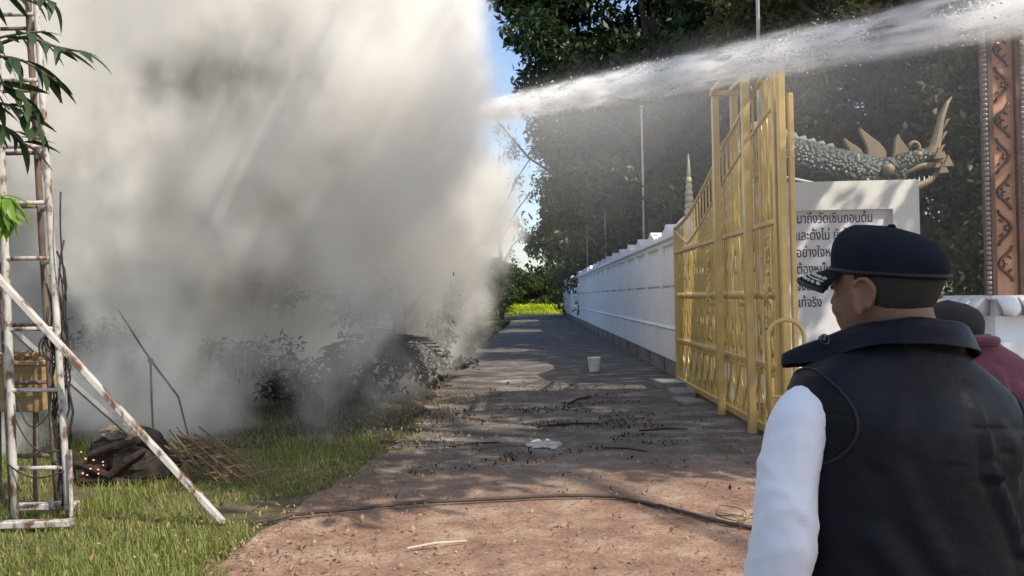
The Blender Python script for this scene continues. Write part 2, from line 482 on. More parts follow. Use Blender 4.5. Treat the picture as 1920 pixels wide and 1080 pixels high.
for y in (Y0, Y1):
    b = MB(); b.box((0, y, top_s(y) / 2 + .02), (.075, .075, top_s(y) - .02)); b.build('end_stile', M['gold_pale'], gate, bevel=.006)
# bars share one unit-high mesh
br = MB(); br.box((0, 0, .5), (.019, .019, 1)); bar_me = br.mesh('bar', M['gold'])
kn = MB()
prof = []
for k in range(13):
    t = k / 12
    prof.append((.006 + .009 * abs(math.sin(t * PI * 4)), t))
kn.lathe(prof, 6); spin_me = kn.mesh('spindle', M['gold'], smooth=True)
col = MB(); col.lathe([(.014, -.055), (.036, -.03), (.042, 0), (.036, .03), (.014, .055)], 8)
col_me = col.mesh('knob', M['gold_pale'], smooth=True)
def scroll(sgn, a, h):
    """S scroll of flat bar in the y,z plane"""
    pts = []
    for k in range(25):
        t = k / 24
        z = (t - .5) * h
        y = sgn * a * math.sin(t * 2 * PI)
        pts.append((0, y, z))
    m = MB(); m.tube(pts, .013, 6)
    for s2 in (-1, 1):
        q = []
        for k in range(11):
            an = PI * 1.5 * k / 10
            r = .046 * (1 - k / 16)
            q.append((0, s2 * sgn * (.004 + r * math.sin(an)), s2 * (h * .5 - .048 + r * math.cos(an))))
        m.tube(q, .011, 5)
    return m
sc_a = scroll(1, .070, .62).mesh('scroll', M['gold'], smooth=True)
sc_b = scroll(-1, .070, .62).mesh('scroll', M['gold'], smooth=True)
sc_c = scroll(1, .058, .46).mesh('small_scroll', M['gold'], smooth=True)
nb = 28
for i in range(1, nb):
    y = Y0 + (Y1 - Y0) * i / nb
    zt = top_s(y) - .02
    link('bar', bar_me, gate, (0, y, .10), None, (1, 1, zt - .10))
    ym = y - (Y1 - Y0) / nb / 2
    link('spindle', spin_me, gate, (0, ym, .82), None, (1, 1, 1.48))
    link('knob', col_me, gate, (0, y, 1.56))
    link('scroll', sc_a if i % 2 else sc_b, gate, (.004, ym, .45))
    link('small_scroll', sc_c, gate, (.004, ym, 2.05 if i % 2 else 1.12))
    zc = top_s(ym) - .44 * min(1, max(.05, (Y1 + .1 - ym) / 1.2))
    if zc > 2.5: link('spindle', spin_me, gate, (0, ym, 2.34), None, (1, 1, zc - 2.36))
# flower panels
def flower():
    m = MB()
    for ring, n, r, L in ((0, 8, .06, .15), (1, 8, .03, .09)):
        for k in range(n):
            a = 2 * PI * (k + .5 * ring) / n
            m.ell((-.02 - .012 * ring, r * math.cos(a) * 1.5, r * math.sin(a) * 1.5), (.014, L * .5, .032), 8, 5, Matrix.Rotation(a, 3, 'X'))
    m.ell((-.04, 0, 0), (.02, .03, .03), 8, 6)
    for s2 in (-1, 1):
        q = [(-.01, s2 * .04 * math.sin(t * 6), s2 * (.13 + .5 * t)) for t in np.linspace(0, 1, 14)]
        m.tube(q, .014, 6)
        for t in (.2, .45, .7, .95):
            for e in (-1, 1):
                m.ell((-.015, e * .05, s2 * (.13 + .5 * t)), (.01, .05, .022), 6, 5, Matrix.Rotation(e * .6 * s2, 3, 'X'))
    return m.mesh('flower_ornament', M['gold_pale'], smooth=True)
fl_me = flower()
for y, z in ((11.35, 1.56), (8.55, 1.56)):
    link('flower_ornament', fl_me, gate, (-.03, y, z))
for y in (10.9, 9.4):
    b = MB(); b.tube([(-.05, y, 1.45), (-.13, y, 1.45)], .028, 8); b.build('latch', M['gold_pale'], gate)
# guide posts standing astride the gate
def guide(y, h, lb):
    t = empty('gate_guide', (GX, y, 0), 0, lb, 'post', 'guide posts of the gold gate')
    for x, dy in ((-.12, 0), (.12, -.0)):
        p = MB(); p.box((x, dy, h / 2), (.085, .085, h)); p.build('post', M['gold_pale'], t, bevel=.008)
    p = MB(); p.box((0, 0, h + .035), (.36, .10, .065)); p.build('crossbar', M['gold_pale'], t, bevel=.006)
    p = MB(); p.tube([(-.076, 0, h - .3), (-.05, 0, h - .3)], .05, 10); p.build('roller', M['grey_metal'], t)
    p = MB(); p.box((-.12, 0, .01), (.2, .2, .02)); p.box((.12, 0, .01), (.2, .2, .02)); p.build('base_plate', M['rust'], t)
    return t
guide(10.42, 4.14, 'gold guide post pair straddling the middle of the gate')
guide(8.98, 4.14, 'gold guide post pair straddling the gate nearer the man')
p = MB(); p.box((GX - .12, 9.70, 4.235), (.07, 1.60, .06)); p.box((GX + .12, 9.70, 4.235), (.07, 1.60, .06))
tag(p.build('guide_beam', M['gold_pale'], bevel=.006), 'pair of gold beams laid across the tops of the gate guide posts', 'beam')
t = empty('gate_stop_post', (2.565, 8.16, 0), 0, 'bright gold double post where the gate closes beside the white sign', 'post')
for i, (x, y, w, h) in enumerate(((0, 0, .075, 4.06), (.095, .0, .055, 3.60))):
    p = MB(); p.box((x, y, h / 2), (w, w, h)); p.build('post', M['gold_pale'], t, bevel=.01)
p = MB(); p.box((.04, .0, .012), (.4, .4, .024)); p.build('base_plate', M['rust'], t)
t = empty('hoop_barrier', (2.50, 7.95, 0), math.radians(-12), 'small gold hoop rail standing at the gate end', 'rail')
p = MB(); q = [(-.17, 0, 0), (-.17, 0, 1.12)] + [(-.17 * math.cos(a), 0, 1.14 + .17 * math.sin(a)) for a in np.linspace(0, PI, 11)] + [(.17, 0, 1.12), (.17, 0, 0)]
p.tube(q, .022, 8); p.build('hoop', M['gold_pale'], t, smooth=True)
p = MB(); p.tube([(-.15, 0, .55), (.15, 0, .55)], .015, 8); p.build('crossbar', M['gold_pale'], t)

# ------------------------------------------------------------------ sign with Thai lettering
sign = empty('sign_board', (2.75, 11.5, 0), 0, 'white concrete sign board with dark Thai lettering behind the gold gate', 'sign')
M['sign'] = pmat('sign_paint', (.78, .76, .70), (.73, .71, .66), 1.5, .7, bump=.06, spots=(.62, .58, .50), spot_scale=2.2, spot_lo=.66)
M['sign_in'] = pmat('sign_face_paint', (.80, .78, .79), (.76, .74, .75), 1.5, .7, bump=.05)
b = MB(); SW = 2.79
b.span((0, 0, 2.74), (SW, .28, 3.15)); b.span((SW - .37, 0, .5), (SW, .28, 2.74)); b.span((0, 0, .5), (.3, .28, 2.74)); b.span((0, 0, -.1), (SW, .28, .5))
b.build('slab', M['sign'], sign)
b = MB(); b.span((.3, .07, .5), (SW - .37, .26, 2.74)); b.build('recessed_face', M['sign_in'], sign)
M['ink'] = pmat('navy_lettering_paint', (.055, .055, .105), (.038, .038, .075), 8, .6)
def text_cells(body, size, cell=.0035):
    c = bpy.data.curves.new('txt', 'FONT'); c.body = body; c.size = size; c.fill_mode = 'NONE'; c.resolution_u = 4
    o = bpy.data.objects.new('txt', c); COL.objects.link(o)
    bpy.context.view_layer.update()
    dg = bpy.context.evaluated_depsgraph_get()
    me = bpy.data.meshes.new_from_object(o.evaluated_get(dg))
    E = np.array([[e.vertices[0], e.vertices[1]] for e in me.edges]); V = np.array([v.co[:2] for v in me.vertices])
    bpy.data.objects.remove(o); bpy.data.meshes.remove(me)
    x0, y0 = V.min(0) - cell; x1, y1 = V.max(0) + cell
    ysn = np.arange(y0, y1, cell); out = []
    # orientation of every edge follows its loop: (i -> i+1) and (last -> first)
    A = V[E[:, 0]]; B = V[E[:, 1]]
    swap = (E[:, 0] - E[:, 1]) == 1
    big = np.abs(E[:, 0] - E[:, 1]) > 1
    sw = swap | (big & (E[:, 0] < E[:, 1]))
    A2 = np.where(sw[:, None], B, A); B2 = np.where(sw[:, None], A, B)
    for y in ysn:
        ym = y + cell / 2 + 1e-5
        up = (A2[:, 1] <= ym) & (B2[:, 1] > ym); dn = (A2[:, 1] > ym) & (B2[:, 1] <= ym)
        idx = np.where(up | dn)[0]
        if not len(idx): continue
        xs = A2[idx, 0] + (ym - A2[idx, 1]) / (B2[idx, 1] - A2[idx, 1]) * (B2[idx, 0] - A2[idx, 0])
        wd = np.where(up[idx], 1, -1)
        o_ = np.argsort(xs); s_ = 0
        for k in o_:
            if s_ == 0: st = xs[k]
            s_ += wd[k]
            if s_ == 0 and xs[k] > st: out.append((st, xs[k], y))
    return out, cell
lines = ['มาถึงวัดเซินถอนต้น', 'และตั้งไม่ ยังไม่ได้', 'อย่างใจหมาย', 'ต้องหมั่น', 'จึงสมรัมาย', 'แท้จริง']
for ln, z, x0, sz in zip(lines, (2.565, 2.325, 2.08, 1.84, 1.60, 1.365), (1.075, 1.05, 1.06, 1.06, 1.045, 1.03), (.20, .20, .20, .20, .20, .20)):
    cells, ch = text_cells(ln, sz)
    vs = []; fs = []
    for (a, c_, y) in cells:
        k = len(vs)
        a = a * .70 - .002; c_ = c_ * .70 + .002
        vs += [(x0 + a, .067, z + y - .002), (x0 + c_, .067, z + y - .002), (x0 + c_, .067, z + y + ch + .002 - .002), (x0 + a, .067, z + y + ch)]
        fs.append((k, k + 1, k + 2, k + 3))
    b = MB(); b.add(vs, fs); b.build('lettering', M['ink'], sign)

# ------------------------------------------------------------------ naga sculpture behind the sign
naga = empty('naga_statue', (3.4, 12.7, 0), 0, 'green scaled serpent statue with flame crest lying above the white sign', 'statue')
def scale_mat():
    m, nt, bs, L = nmat('serpent_scales')
    tc = nd(nt, 'ShaderNodeTexCoord')
    v = nd(nt, 'ShaderNodeTexVoronoi', i_Scale=17.0); L.new(tc.outputs['Object'], v.inputs['Vector'])
    r = ramp(nt, [(.0, (.085, .10, .075)), (.45, (.06, .075, .058)), (.75, (.03, .038, .03))]); L.new(v.outputs['Distance'], r.inputs['Fac'])
    L.new(r.outputs[0], bs.inputs['Base Color']); bs.inputs['Roughness'].default_value = .45
    bp = nd(nt, 'ShaderNodeBump', i_Strength=.9, i_Distance=.05, invert=True); L.new(v.outputs['Distance'], bp.inputs['Height']); L.new(bp.outputs[0], bs.inputs['Normal'])
    return m
M['scales'] = scale_mat()
M['fin'] = pmat('ochre_fin_paint', (.27, .20, .12), (.19, .14, .085), 5, .5, bump=.2, spots=(.20, .22, .14), spot_scale=5, spot_lo=.58)
M['belly'] = pmat('pale_belly_paint', (.42, .42, .33), (.32, .33, .26), 5, .5)
pts = [(.55, 2.2, 3.9), (.25, 1.3, 3.95), (.3, .35, 3.82), (1.0, 0, 3.58), (1.6, -.05, 3.45), (2.05, -.05, 3.42)]
b = MB(); b.tube(pts, [.40, .40, .39, .37, .32, .25], 18); b.build('body', M['scales'], naga, smooth=True)
b = MB()
for k in range(9):
    t = k / 8; x = .25 + 1.15 * t
    zb = np.interp(x, [.3, 1.0, 1.6], [3.82, 3.58, 3.45]) + np.interp(x, [.3, 1, 1.6], [.39, .37, .32])
    b.prism([(x - .10, zb - .03), (x + .10, zb - .05), (x + .02, zb + .10), (x - .10, zb + .07)], 1, .06, .13)
b.build('dorsal_ridge', M['belly'], naga, bevel=.008)
def flame(x, z, h, lean, w=.16):
    m = MB(); n = 8; L_ = []; R_ = []
    for k in range(n + 1):
        t = k / n
        cx = x + lean * (t ** 1.6) * h + .05 * math.sin(t * 5)
        ww = w * (1 - t) ** .8 * (1 + .3 * math.sin(t * 3))
        L_.append((cx - ww * .5, z + h * t)); R_.append((cx + ww * .5, z + h * t))
    m.prism(L_ + R_[::-1][1:], 1, -.02, .05)
    return m
for x, z, h, ln, w in ((1.72, 3.66, .34, -.3, .22), (2.05, 3.62, .54, -.35, .30), (2.40, 3.60, .44, .15, .26)):
    o = flame(x, z, h, ln, w).build('fin', M['fin'], naga, bevel=.01)
b = MB(); b.tube([(.0, -.33, 3.42), (.6, -.36, 3.32), (1.2, -.36, 3.18), (1.85, -.34, 3.0)], .03, 8); b.build('belly_line', M['belly'], naga, smooth=True)
for (x, z0) in ((.35, 3.9), (1.75, 3.7)):
    q = [(x + .10 * math.cos(t), -.32 + .05 * math.sin(t), z0 - .62 + .6 * (t / PI)) for t in np.linspace(PI * .1, PI, 10)]
    b = MB(); b.tube(q, [.02 + .018 * math.sin(i / 9 * PI) for i in range(10)], 8); b.build('whisker', M['belly'], naga, smooth=True)
# head: skull, upper jaw, lower jaw, mouth, snout horn
hd = MB()
hd.ell((2.2, -.1, 3.42), (.30, .24, .24), 14, 10)
hd.tube([(2.2, -.1, 3.46), (2.5, -.12, 3.58), (2.75, -.12, 3.66), (2.93, -.12, 3.60)], [.19, .15, .12, .07], 12)
hd.build('skull', M['scales'], naga, smooth=True)
b = MB(); b.tube([(2.22, -.14, 3.34), (2.45, -.16, 3.42), (2.68, -.18, 3.50), (2.92, -.18, 3.52), (3.0, -.17, 3.62)], [.035, .05, .05, .05, .03], 8)
b.ell((2.12, -.30, 3.43), (.10, .07, .10), 10, 8); b.ell((2.62, -.22, 3.66), (.07, .05, .06), 10, 8); b.build('upper_jaw', M['fin'], naga, smooth=True)
b = MB(); b.tube([(2.1, -.1, 3.24), (2.35, -.15, 3.2), (2.62, -.18, 3.18), (2.82, -.18, 3.28), (2.93, -.17, 3.40)], [.06, .07, .06, .05, .025], 10); b.build('lower_jaw', M['fin'], naga, smooth=True)
b = MB()
for k in range(6):
    b.lathe([(.016, 0), (.004, .07)], 6, (2.48 + k * .075, -.2, 3.23 + .012 * k))
b.build('teeth', M['sign'], naga)
q = [(2.80, -.12, 3.62), (2.92, -.12, 3.80), (2.98, -.11, 4.02), (3.04, -.10, 4.25), (3.14, -.09, 4.48), (3.22, -.08, 4.58)]
b = MB(); b.tube(q, [.10, .085, .065, .05, .032, .01], 10)
for k in range(3):
    b.prism([(2.97 + .04 * k, 3.66 + .2 * k), (3.02 + .04 * k, 3.82 + .2 * k), (3.08 + .04 * k, 3.84 + .2 * k)], 1, -.14, -.08)
b.build('snout_horn', M['fin'], naga, smooth=False)
b = MB()
for k, (dx, dz) in enumerate(((.0, .0), (.06, .08), (.05, -.09), (.12, .01), (-.02, .13))):
    b.prism([(2.90 + dx - .06, 3.50 + dz - .05), (2.90 + dx + .10, 3.46 + dz), (2.90 + dx + .02, 3.55 + dz + .09)], 1, -.26 - .01 * k, -.20 - .01 * k)
b.build('cheek_flame', M['fin'], naga, bevel=.006)
q = [(2.60 + .08 * math.cos(a), -.13, 3.78 + .10 * math.sin(a)) for a in np.linspace(-1.2, 3.0, 9)]
b = MB(); b.tube(q, .028, 8); b.build('brow_curl', M['fin'], naga, smooth=True)
b = MB(); b.tube([(.9, .1, -.05), (.9, .1, 3.3)], .26, 12); b.tube([(.35, 1.4, -.05), (.35, 1.4, 3.7)], .26, 12); b.tube([(2.25, 0, -.05), (2.25, 0, 3.25)], .16, 12)
b.build('support', M['scales'], naga)

# ------------------------------------------------------------------ gate pier with carved band on a lotus plinth
pier = empty('gate_pier', (5.12, 9.0, 0), 0, 'pink and orange carved temple gate pier standing on a white lotus plinth', 'pier')
M['pink'] = pmat('pink_pier_tiles', (.66, .42, .36), (.58, .35, .30), 3, .5)
M['orange'] = pmat('orange_relief_ground', (.60, .32, .19), (.50, .25, .15), 5, .55, bump=.4, bscale=14, spots=(.28, .11, .07), spot_scale=9, spot_lo=.60)
M['brown'] = pmat('brown_moulding', (.16, .085, .05), (.11, .06, .04), 6, .5)
M['grey_bead'] = pmat('silver_bead_moulding', (.42, .40, .36), (.30, .27, .24), 12, .45, .2)
b = MB(); b.span((.352, .05, 1.5), (1.75, .44, 6.8)); b.build('shaft', M['sign'], pier)
for k in range(41):
    for j in range(3):
        b = MB() if (k == 0 and j == 0) else None
        if b:
            b.box((0, 0, 0), (.452, .02, .118)); tile_me = b.mesh('tile', M['pink'], bevel=.004)
        link('tile', tile_me, pier, (.58 + .46 * j, .036, 1.60 + k * .124))
b = MB(); b.span((.052, .04, 1.5), (.298, .14, 6.8)); b.build('carved_band', M['orange'], pier)
for x, w in ((.0, .05), (.30, .05)):
    b = MB(); b.span((x, -.01, 1.5), (x + w - .002, .16, 6.8)); b.build('moulding', M['brown'], pier)
b = MB()
for x in (-.035, .375):
    for k in range(95):
        b.ell((x, .0, 1.53 + k * .055), (.028, .03, .026), 6, 4)
o = b.build('bead_row', M['grey_bead'], pier, smooth=True); 
# vine relief
b = MB()
for k in range(13):
    z0 = 1.65 + k * .40
    s = 1 if k % 2 else -1
    q = [(.167 + s * .075 * math.sin(t * PI * 2 - PI / 2) * 1.0, .03, z0 + .40 * t) for t in np.linspace(0, 1, 9)]
    b.tube(q, .016, 6)
    for j in range(5):
        a = j * 1.256
        b.ell((.167 + s * .035 + .035 * math.cos(a), .028, z0 + .2 + .035 * math.sin(a)), (.026, .018, .014), 6, 5, Matrix.Rotation(a, 3, 'Y'))
    for e in (-1, 1):
        b.ell((.167 - s * .04, .03, z0 + .2 + e * .08), (.035, .016, .016), 6, 5, Matrix.Rotation(e * .7, 3, 'Y'))
b.build('vine_relief', M['brown'], pier, smooth=True)
b = MB(); b.span((-.22, -.35, .35), (2.1, .9, 1.0)); b.span((-.36, -.5, -.1), (2.2, 1.0, .35)); b.span((-.10, -.2, 1.0), (1.95, .75, 1.28)); b.span((-.16, -.27, 1.46), (2.0, .77, 1.5)); b.span((-.07, -.17, 1.28), (1.9, .74, 1.46))
b.build('plinth', M['white_wall'], pier)
pt = MB()
n = 8; rings = []
for i in range(7):
    t = i / 6
    w = .115 * math.sqrt(max(.02, 1 - t ** 2.4)); out = -.06 - .12 * math.sin(t * 1.9)
    rings.append([(w * (2 * k / n - 1), out - .035 * (1 - (2 * k / n - 1) ** 2), .22 - .20 * t) for k in range(n + 1)] + [(0, 0.05, .22 - .20 * t)])
pt.loft(rings)
pt_me = pt.mesh('lotus_petal', M['white_wall'], smooth=True)
for k in range(9):
    link('lotus_petal', pt_me, pier, (.0 + k * .24 - .02, -.21, 1.255))
for k in range(4):
    link('lotus_petal', pt_me, pier, (-.11, -.05 + k * .24, 1.255), (0, 0, -PI / 2))
# matching top: lintel of the gateway above the frame
b = MB(); b.span((-.25, -.4, 6.8), (2.1, .9, 7.1)); b.span((-.1, -.2, 7.1), (1.9, .7, 7.4)); b.build('capital', M['sign'], pier)

# ------------------------------------------------------------------ spire of a small stupa behind the wall
sp = empty('stupa_spire', (3.42, 17.2, 0), 0, 'pale weathered ringed spire of a stupa rising behind the curved gate rail', 'spire')
prof = [(.0 + r, z) for r, z in ((.9, 0), (.85, 1.2), (.62, 1.9), (.55, 2.6), (.34, 3.0), (.27, 3.3))]
b = MB(); b.lathe(prof, 16); b.build('bell', M['stone_spire'], sp, smooth=True)
for k in range(11):
    z = 3.3 + k * .17; r = .25 - .0145 * k
    b = MB(); b.lathe([(r * .7, z), (r, z + .03), (r, z + .09), (r * .72, z + .17)], 14); b.build('ring', M['stone_spire'], sp, smooth=True)
b = MB(); b.lathe([(.075, 5.17), (.05, 5.5), (.01, 5.82)], 10); b.build('tip', M['stone_spire'], sp, smooth=True)
sp.scale = (.62, .62, .79)

tag(bpy.data.objects['bead_row'], kind='stuff')
# ------------------------------------------------------------------ trees
def crown_points(blobs, dens, shell=.55):
    out = []; nrm = []
    for (x, y, z, r, sz) in blobs:
        n = int(dens * r * r)
        d = npr.normal(size=(n, 3)); d /= np.linalg.norm(d, axis=1)[:, None]
        rr = r * (shell + (1.08 - shell) * npr.uniform(0, 1, n) ** .6)
        # uneven outline: lobes
        ph = npr.uniform(0, 6.28, 6)
        lob = 1 + .16 * np.sin(d[:, 0] * 5 + ph[0]) * np.sin(d[:, 1] * 5 + ph[1]) + .14 * np.sin(d[:, 2] * 6 + ph[2] + d[:, 0] * 3)
        p = d * (rr * lob)[:, None]; p[:, 2] *= sz
        out.append(p + np.array([x, y, z])); nrm.append(d)
    return np.concatenate(out), np.concatenate(nrm)

def tree(name, label, base, blobs, trunk_r, mat, dens=420, leaf=.17, group='trees behind the wall', split=2, shell=.55, cat='tree', twigs=True):
    t = empty(name, (base[0], base[1], 0), 0, label, cat, group)
    ox, oy = base
    # split every blob in smaller clumps so that light and dark masses form
    B = []
    for (x, y, z, r, sz) in blobs:
        k = int(5 + r * 3.2)
        for i in range(k):
            d = Vector((rnd.gauss(0, 1), rnd.gauss(0, 1), rnd.gauss(0, 1))).normalized()
            rr = r * rnd.uniform(.45, .95)
            B.append((x - ox + d.x * rr, y - oy + d.y * rr, z + d.z * rr * sz, r * rnd.uniform(.26, .48), .8))
    P, D = crown_points(B, dens, .35)
    keep = P[:, 2] > .15
    P = P[keep]; D = D[keep]
    L = npr.uniform(.7, 1.3, len(P)) * leaf
    me = leaf_mesh('crown', P, L, L * npr.uniform(.34, .5, len(P)), mat, up=.5, droop=.35, out=D)
    o = link('crown', me, t); o['kind'] = 'stuff'
    top = max(b[2] for b in blobs)
    m = MB()
    m.tube([(0, 0, -.1), (.05, .03, top * .3), (-.08, .05, top * .62), (.1, 0, top * .95)], [trunk_r * 1.25, trunk_r, trunk_r * .8, trunk_r * .3], 10)
    m.build('trunk', M['bark'], t, smooth=True)
    for (x, y, z, r, sz) in blobs[:6]:
        z0 = max(.4, min(top * .6, z * .6))
        m = MB(); e = Vector((x - ox, y - oy, z)); s = Vector((0, .03, z0))
        mid = (s + e) / 2 + Vector((0, 0, .25 * r))
        m.tube([s, mid, e], [trunk_r * .55, trunk_r * .35, trunk_r * .12], 7); m.build('limb', M['bark'], t, smooth=True)
    return t

tree('broadleaf_tree', 'tall dark leafy tree whose crown edge meets the smoke beyond the wall', (4.4, 27.5),
     [(1.6, 27, 10.2, 2.9, .9), (3.8, 27.5, 12.5, 3.6, .9), (4.2, 27, 7.6, 3.0, 1), (6.6, 28, 9.5, 3.4, 1), (2.6, 26.8, 7.6, 2.0, 1), (6.4, 26.5, 4.6, 2.6, 1), (.5, 27.2, 11.6, 1.7, .9), (1.2, 27, 13.4, 2.3, .9), (7.2, 28, 13.5, 3.2, .9)],
     .42, M['leaf_dark'], dens=430, leaf=.30)
tree('broadleaf_tree', 'shadowed dark tree standing over the far half of the wall', (5.4, 39),
     [(2.6, 38, 7.6, 2.7, 1), (4.5, 39, 10.5, 3.4, 1), (5.4, 39, 4.6, 2.2, 1), (7.5, 39, 7.0, 3.6, 1), (1.5, 38.4, 10.2, 2.0, 1), (6.2, 40, 3.0, 2.4, .9)],
     .40, M['leaf_dark'], dens=330, leaf=.34)
tree('broadleaf_tree', 'mid green far tree at the end of the long wall', (5.2, 56),
     [(3.2, 55, 5.4, 2.7, 1.1), (5.6, 56, 8.6, 3.8, 1), (2.0, 55.5, 8.4, 2.0, 1), (7.5, 55, 4.5, 3.2, 1), (1.0, 56, 5.2, 1.5, 1)],
     .38, M['leaf_mid'], dens=230, leaf=.42)
tree('broadleaf_tree', 'dark green tree filling the sky above the curved gate top', (8.6, 22.5),
     [(6.6, 22, 9.6, 2.8, 1), (9.4, 22, 11.0, 3.6, .9), (8.2, 21.5, 6.6, 2.8, 1), (11.6, 22.5, 8.0, 3.2, 1), (6.4, 21.6, 4.6, 2.2, 1), (10.4, 21.4, 4.2, 2.8, 1), (5.6, 22.4, 12.2, 2.5, .9), (12.8, 22, 12.2, 3.2, .9)],
     .40, M['leaf_dark'], dens=460, leaf=.25)
tree('broadleaf_tree', 'olive brown leafed tree seen through the water jet above the sign', (8.2, 17.5),
     [(7.2, 17.2, 8.2, 2.1, .9), (9.2, 17.4, 8.8, 2.4, .9), (8.6, 17.2, 6.9, 2.0, 1), (5.4, 17.4, 8.3, 1.7, .9), (7.0, 16.8, 5.6, 1.9, 1), (9.4, 17, 5.6, 2.2, 1), (11.4, 17.6, 7.2, 2.4, 1), (8.0, 16.6, 3.2, 1.9, .9)],
     .32, M['leaf_olive'], dens=620, leaf=.19)
tree('broadleaf_tree', 'bushy green tree beside the carved gate pier behind the statue', (11.2, 15.2),
     [(10.4, 15, 4.4, 2.2, 1), (9.0, 14.8, 2.4, 1.6, 1), (12.2, 15.2, 6.8, 2.6, 1), (10.2, 14.9, 7.4, 1.8, .9), (7.6, 14.9, 2.0, 1.3, 1)],
     .28, M['leaf_mid'], dens=560, leaf=.19)
tree('broadleaf_tree', 'low dark tree under the others behind the near wall bays', (4.9, 18.3),
     [(4.6, 18.5, 3.6, 1.5, 1), (6.2, 18.5, 3.2, 1.6, 1), (4.2, 20.4, 4.0, 1.3, 1)],
     .18, M['leaf_dark'], dens=520, leaf=.20)
# shrubs standing against the inside of the wall and far left of the path
for (x, y, z, r, lb, mt) in ((4.4, 33, 1.9, 1.9, 'dark shrub rising behind the middle of the wall', 'leaf_dark'), (4.5, 46, 2.2, 2.4, 'dark shrub rising behind the far third of the wall', 'leaf_dark'),
                             (4.6, 66, 2.8, 3.0, 'mid green shrub where the long wall ends', 'leaf_mid'), (5.0, 25, 1.8, 1.6, 'dark shrub below the stupa spire behind the wall', 'leaf_dark')):
    tree('shrub', lb, (x, y), [(x, y, z, r, 1), (x + r * .6, y + .3, z * .7, r * .7, 1)], .08, M[mt], dens=300, leaf=.26, group='shrubs behind the wall', cat='shrub')
for (x, y, z, r, lb, mt, d_) in ((-2.6, 30, 1.2, 1.15, 'dark leafy bush at the path edge where the smoke ends', 'leaf_dark', 420),
                          (-2.9, 41, 1.9, 1.7, 'taller green bush beside the far end of the path', 'leaf_mid', 300),
                          (-3.4, 55, 2.3, 2.2, 'pale green bush left of the bright rice field', 'leaf_mid', 260),
                          (-2.3, 22, .7, .75, 'low broad leafed bush overhanging the left path edge', 'leaf_mid', 520)):
    tree('bush', lb, (x, y), [(x, y, z, r, 1), (x - r * .8, y + .4, z * .9, r, 1), (x + r * .3, y - .2, z * .55, r * .6, 1)], .06, M[mt], dens=d_, leaf=.2, group='bushes left of the path', cat='bush')
tree('broadleaf_tree', 'far pale green tree whose crown edge stands before the white sky at the lane end', (4.6, 73),
     [(3.6, 73, 11.5, 3.4, 1), (3.2, 73, 6.4, 2.6, 1), (6.0, 73, 9.0, 4.0, 1), (4.6, 73, 15.0, 3.4, 1), (2.3, 72.5, 9.0, 1.6, 1.2)], .4, M['leaf_mid'], dens=150, leaf=.5)
for (x, y, z, r, lb) in ((-6, 109, 3.0, 4.2, 'green tree closing the far side of the rice field at its left'), (1.5, 110, 2.8, 3.8, 'green tree closing the far side of the rice field in the middle'), (8, 111, 3.4, 4.6, 'green tree closing the far side of the rice field by the wall')):
    tree('field_tree', lb, (x, y), [(x, y, z, r, .9), (x + r * .8, y + 1, z * .85, r * .8, .9), (x - r * .8, y + 1, z * .9, r * .8, .9)], .25, M['leaf_mid'], dens=110, leaf=.7, group='trees beyond the rice field')
tree('slender_tree', 'thin pale leaved tree leaning out of the smoke before the white sky', (-2.2, 58),
     [(.4, 57, 9.4, 1.5, 1.3), (-.4, 57, 6.2, 1.4, 1.2), (.8, 57.4, 12.6, 1.3, 1.2), (-1.2, 58, 3.6, 1.6, 1)], .16, M['leaf_mid'], dens=60, leaf=.40, group='trees beyond the path')
# a leaning bare bamboo spray
bt = bpy.data.objects['broadleaf_tree']
q = [(0, 0, 0), (-.1, 0, 2.5), (.3, .1, 4.6), (1.0, .1, 5.9), (2.1, .2, 4.7)]
q = [(-.2, -.3, 4.4), (-1.8, -.9, 4.9), (-3.3, -1.3, 5.4), (-4.4, -1.6, 6.1), (-5.4, -1.8, 7.3)]
b = MB(); b.tube(q, [.09, .07, .05, .035, .012], 7); b.build('bare_branch', M['bark'], bt, smooth=True)
for k in range(9):
    t = .45 + .55 * k / 8
    i = min(3, int(t * 4)); f = t * 4 - i
    p = Vector(q[i]).lerp(Vector(q[i + 1]), f)
    e = p + Vector((rnd.uniform(-.9, .3), rnd.uniform(-.4, .4), rnd.uniform(-.7, .25)))
    b = MB(); b.tube([p, (p + e) / 2 + Vector((0, 0, .1)), e], [.010, .007, .004], 5); b.build('twig', M['bark'], bt)
    n = 60; s = npr.uniform(.2, 1.15, n)
    PP = np.array(p)[None] + (np.array(e) - np.array(p))[None] * s[:, None] + npr.normal(size=(n, 3)) * .13
    o = link('foliage', leaf_mesh('foliage', PP, npr.uniform(.12, .22, n), npr.uniform(.02, .035, n), M['leaf_mid'], droop=.6), bt); o['kind'] = 'stuff'

# unseen trees added right of the frame, crowns placed to shade path and people
tree('added_shade_tree', 'large unseen tree added right of the gateway to shade the path and sign', (7.4, 4.6),
     [(4.2, 4.3, 6.4, 1.5, .7), (6.7, 5.2, 6.5, 1.6, .7), (3.6, 4.6, 9.6, 1.9, .7), (4.8, 5.3, 10.3, 1.8, .7), (7.6, 5.6, 7.4, 1.8, .8), (2.7, 4.8, 6.8, 1.2, .7), (8.8, 8.4, 7.2, 1.6, .8), (9.8, 5.8, 6.8, 1.4, .8), (7.8, 7.0, 8.8, 1.7, .8)], .3, M['leaf_mid'], dens=300, leaf=.30, group='added shade trees out of frame')
tree('added_shade_tree', 'dense unseen tree added right of the gateway to shade the people', (6.4, -2.4),
     [(4.4, -1.3, 6.0, 1.9, .8), (6.4, -1.6, 6.6, 2.0, .8), (3.6, -2.2, 4.6, 1.3, .8), (5.4, -.6, 6.8, 1.2, .8), (7.6, -.8, 5.2, 1.5, .8)], .32, M['leaf_mid'], dens=420, leaf=.30, group='added shade trees out of frame')

